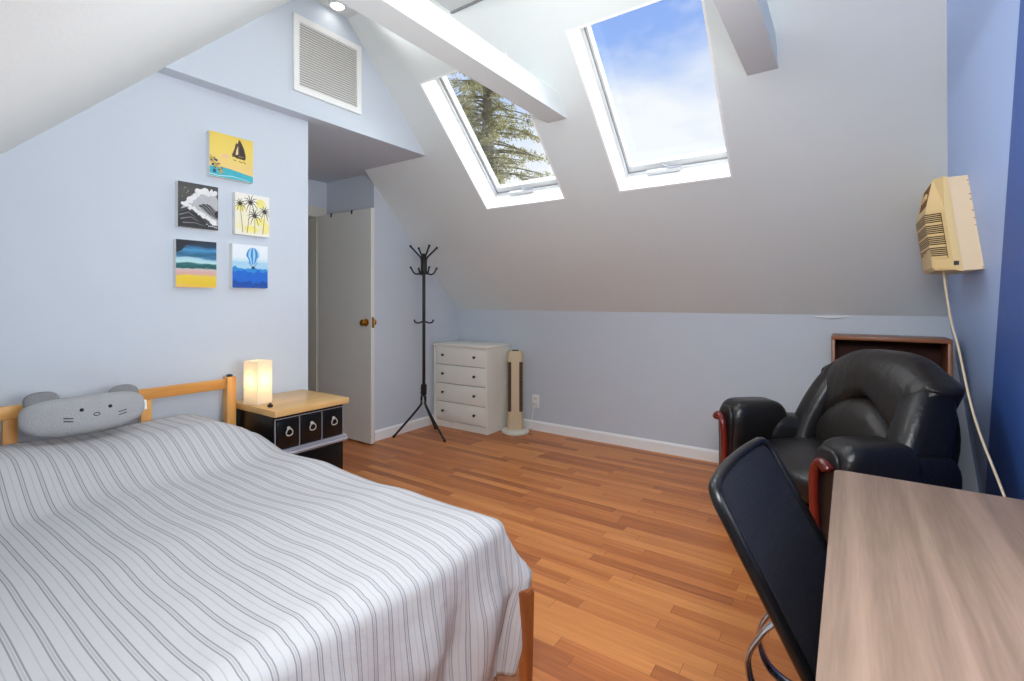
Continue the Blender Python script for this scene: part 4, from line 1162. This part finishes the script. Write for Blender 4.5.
cp = [(0.345, 0.125, 1.36), (0.367, 0.085, 1.132), (0.387, 0.045, 1.009), (0.408, -0.035, 0.819), (0.428, -0.115, 0.687), (0.466, -0.275, 0.506), (0.5, -0.36, 0.34), (0.555, -0.4, 0.26)]
cp = [(min(x, rx(z) - 0.008), y, z) for x, y, z in cp]
mb.tube(bez(cp, 8), 0.0048, n=8); mb.build('power_cord', M['cordcream'], ac, smooth=60)

# ------------------------------------------------------------------ conifer outside the first skylight
tr = thing('conifer', 'olive green conifer seen through the first skylight', 'tree', (-4.98, 6.45, -4.0))
HT = 11.5
mb = MB(); mb.tube([(0, 0, 0), (0.05, 0, HT * .5), (0, 0.03, HT)], [0.24, 0.15, 0.02], n=10); mb.build('trunk', M['bark'], tr)
mb = MB(); fb = MB(); rt = random.Random(11)
z = 5.2
while z < HT - 0.2:
    k = (HT - z) / (HT - 5.2)
    for c_ in range(9):
        a = rt.uniform(0, 2 * PI); Lb = (0.25 + 1.15 * k) * rt.uniform(0.7, 1.15)
        p0 = Vector((0, 0, z + rt.uniform(-.1, .1))); pts = []
        for i in range(6):
            t_ = i / 5
            pts.append(p0 + Vector((math.cos(a) * Lb * t_, math.sin(a) * Lb * t_, Lb * (0.10 * t_ - 0.42 * t_ * t_ + 0.14 * t_ ** 3))))
        mb.tube(pts, [0.018 - 0.0026 * i for i in range(6)], n=5)
        for i in range(int(5 + Lb * 11)):
            t_ = 0.12 + 0.88 * rt.random() ** 0.8; i0 = min(4, int(t_ * 5)); c0 = pts[i0].lerp(pts[i0 + 1], t_ * 5 - i0)
            c0 = c0 + Vector((rt.uniform(-.07, .07), rt.uniform(-.07, .07), rt.uniform(-.06, .02)))
            for q in range(20):
                d_ = Vector((math.cos(a + rt.uniform(-1.6, 1.6)), math.sin(a + rt.uniform(-1.6, 1.6)), rt.uniform(-0.9, 0.5))).normalized()
                Ls = rt.uniform(0.025, 0.06); w_ = d_.cross(Vector((rt.uniform(-1, 1), rt.uniform(-1, 1), 1))).normalized() * rt.uniform(0.006, 0.013)
                s0 = c0 + d_ * rt.uniform(0.0, 0.06)
                fb.poly([s0 - w_ * .5, s0 + d_ * Ls * .5 - w_, s0 + d_ * Ls, s0 + d_ * Ls * .5 + w_])
    z += 0.15
mb.build('branches', M['bark'], tr, smooth=60)
fb.build('foliage', M['needles'], tr, smooth=0, recalc=False)

# ------------------------------------------------------------------ sky and lights
wd = bpy.data.worlds.new('sky'); C.world = wd; wd.use_nodes = True
nt = wd.node_tree; L = nt.links.new; bg = nt.nodes['Background']
tc = N(nt, 'ShaderNodeTexCoord'); sp = N(nt, 'ShaderNodeSeparateXYZ'); L(tc.outputs['Generated'], sp.inputs[0])
cr = N(nt, 'ShaderNodeValToRGB'); e = cr.color_ramp.elements
e[0].position = 0.20; e[0].color = lin(232, 238, 252); e[1].position = 0.60; e[1].color = lin(124, 160, 240)
k = e.new(0.34); k.color = lin(196, 216, 250); k = e.new(0.46); k.color = lin(152, 184, 246)
L(sp.outputs['Z'], cr.inputs[0])
mp = N(nt, 'ShaderNodeMapping'); mp.inputs['Scale'].default_value = (2.2, 2.2, 5.0); mp.inputs['Location'].default_value = (0.4, 0.2, 0.3); L(tc.outputs['Generated'], mp.inputs[0])
no = N(nt, 'ShaderNodeTexNoise'); no.inputs['Scale'].default_value = 1.5; no.inputs['Detail'].default_value = 6; no.inputs['Roughness'].default_value = 0.55; L(mp.outputs[0], no.inputs['Vector'])
# more cloud low down
ma = N(nt, 'ShaderNodeMath', operation='MULTIPLY_ADD'); L(sp.outputs['Z'], ma.inputs[0]); ma.inputs[1].default_value = -0.8; ma.inputs[2].default_value = 0.36
ad = N(nt, 'ShaderNodeMath', operation='ADD'); L(no.outputs['Fac'], ad.inputs[0]); L(ma.outputs[0], ad.inputs[1])
c2 = N(nt, 'ShaderNodeValToRGB'); c2.color_ramp.elements[0].position = 0.40; c2.color_ramp.elements[1].position = 0.72; L(ad.outputs[0], c2.inputs[0])
mx = N(nt, 'ShaderNodeMix', data_type='RGBA'); L(c2.outputs[0], mx.inputs[0]); L(cr.outputs[0], mx.inputs[6]); mx.inputs[7].default_value = lin(246, 248, 254)
L(mx.outputs[2], bg.inputs['Color']); bg.inputs['Strength'].default_value = 0.68

def lamp(kind, name, loc, power, color=(1, 1, 1), rot=None, look=None, **kw):
    ld = bpy.data.lights.new(name, kind); ld.energy = power; ld.color = color
    for k, v in kw.items(): setattr(ld, k, v)
    o = bpy.data.objects.new(name, ld); COL.objects.link(o); o.location = loc
    if look: o.rotation_euler = (Vector(look) - Vector(loc)).to_track_quat('-Z', 'Y').to_euler()
    if rot: o.rotation_euler = rot
    return o
# hazy daylight falling through the skylights
lamp('SUN', 'daylight', (0, 6, 6), 8.6, (0.935, 0.985, 1.0), look=(2.0, 6 - 4.2, 6 - 5.0), angle=math.radians(150))
# daylight entering by the window over the desk
lamp('AREA', 'window_daylight', (rx(1.27) - 0.02, 0.85, 1.27), 10, (0.98, 0.99, 1.0), look=(-1.5, 0.95, 2.15), shape='RECTANGLE', size=0.95, size_y=0.65, spread=math.radians(105))
# added fill light, set in the added skylight over the camera
lamp('AREA', 'overhead_fill', (-0.07, -0.4 + 1.17 * r2 - 0.11 * r2, 0.95 + 1.17 * r2 + 0.11 * r2), 19, (0.98, 0.99, 1.0), look=(-0.9, 3.6, 0.2), shape='RECTANGLE', size=0.72, size_y=0.72)
# added fill lamp under the ridge board, unseen above the camera's view
cl = thing('fill_lamp', 'added round white fill lamp under the ridge board, out of view', 'lamp', (-0.95, 1.62, 2.888))
mb = MB(); mb.lathe([(0.17, 0), (0.17, -0.02), (0.155, -0.03)], n=32); mb.build('lamp_base', M['white'], cl)
mb = MB(); mb.lathe([(0.15, -0.022), (0.14, -0.05), (0.10, -0.075), (0.04, -0.088), (0.002, -0.09)], n=32); mb.build('diffuser', glow_mat('lit_diffuser', (255, 250, 242), 1.5), cl)
lamp('POINT', 'fill_lamp_light', (-0.95, 1.62, 2.60), 4, (1.0, 0.98, 0.95), shadow_soft_size=0.18)
lamp('POINT', 'table_lamp_light', (-2.535, 1.345, NH + 0.125), 0.35, (1.0, 0.80, 0.55), shadow_soft_size=0.025)
lamp('SPOT', 'downlight_beam', (-2.57, 1.86, RZ - 0.03), 28, (1, 0.985, 0.96), look=(0.45, 2.2, 1.0), spot_size=math.radians(110), spot_blend=1.0, shadow_soft_size=0.04)

# ------------------------------------------------------------------ camera
cd = bpy.data.cameras.new('camera'); cam = bpy.data.objects.new('camera', cd); COL.objects.link(cam)
cam.location = (0, 0, 1.22); cam.rotation_euler = (PI / 2, 0, math.radians(34.6))
cd.sensor_width = 36; cd.lens = 489 / 1024 * 36; cd.shift_y = -40.5 / 1024; cd.clip_start = 0.02
C.camera = cam
vs = C.view_settings
vs.view_transform = 'Standard'; vs.look = 'None'; vs.gamma = 1.0; vs.exposure = 0.68
vs.use_curve_mapping = False
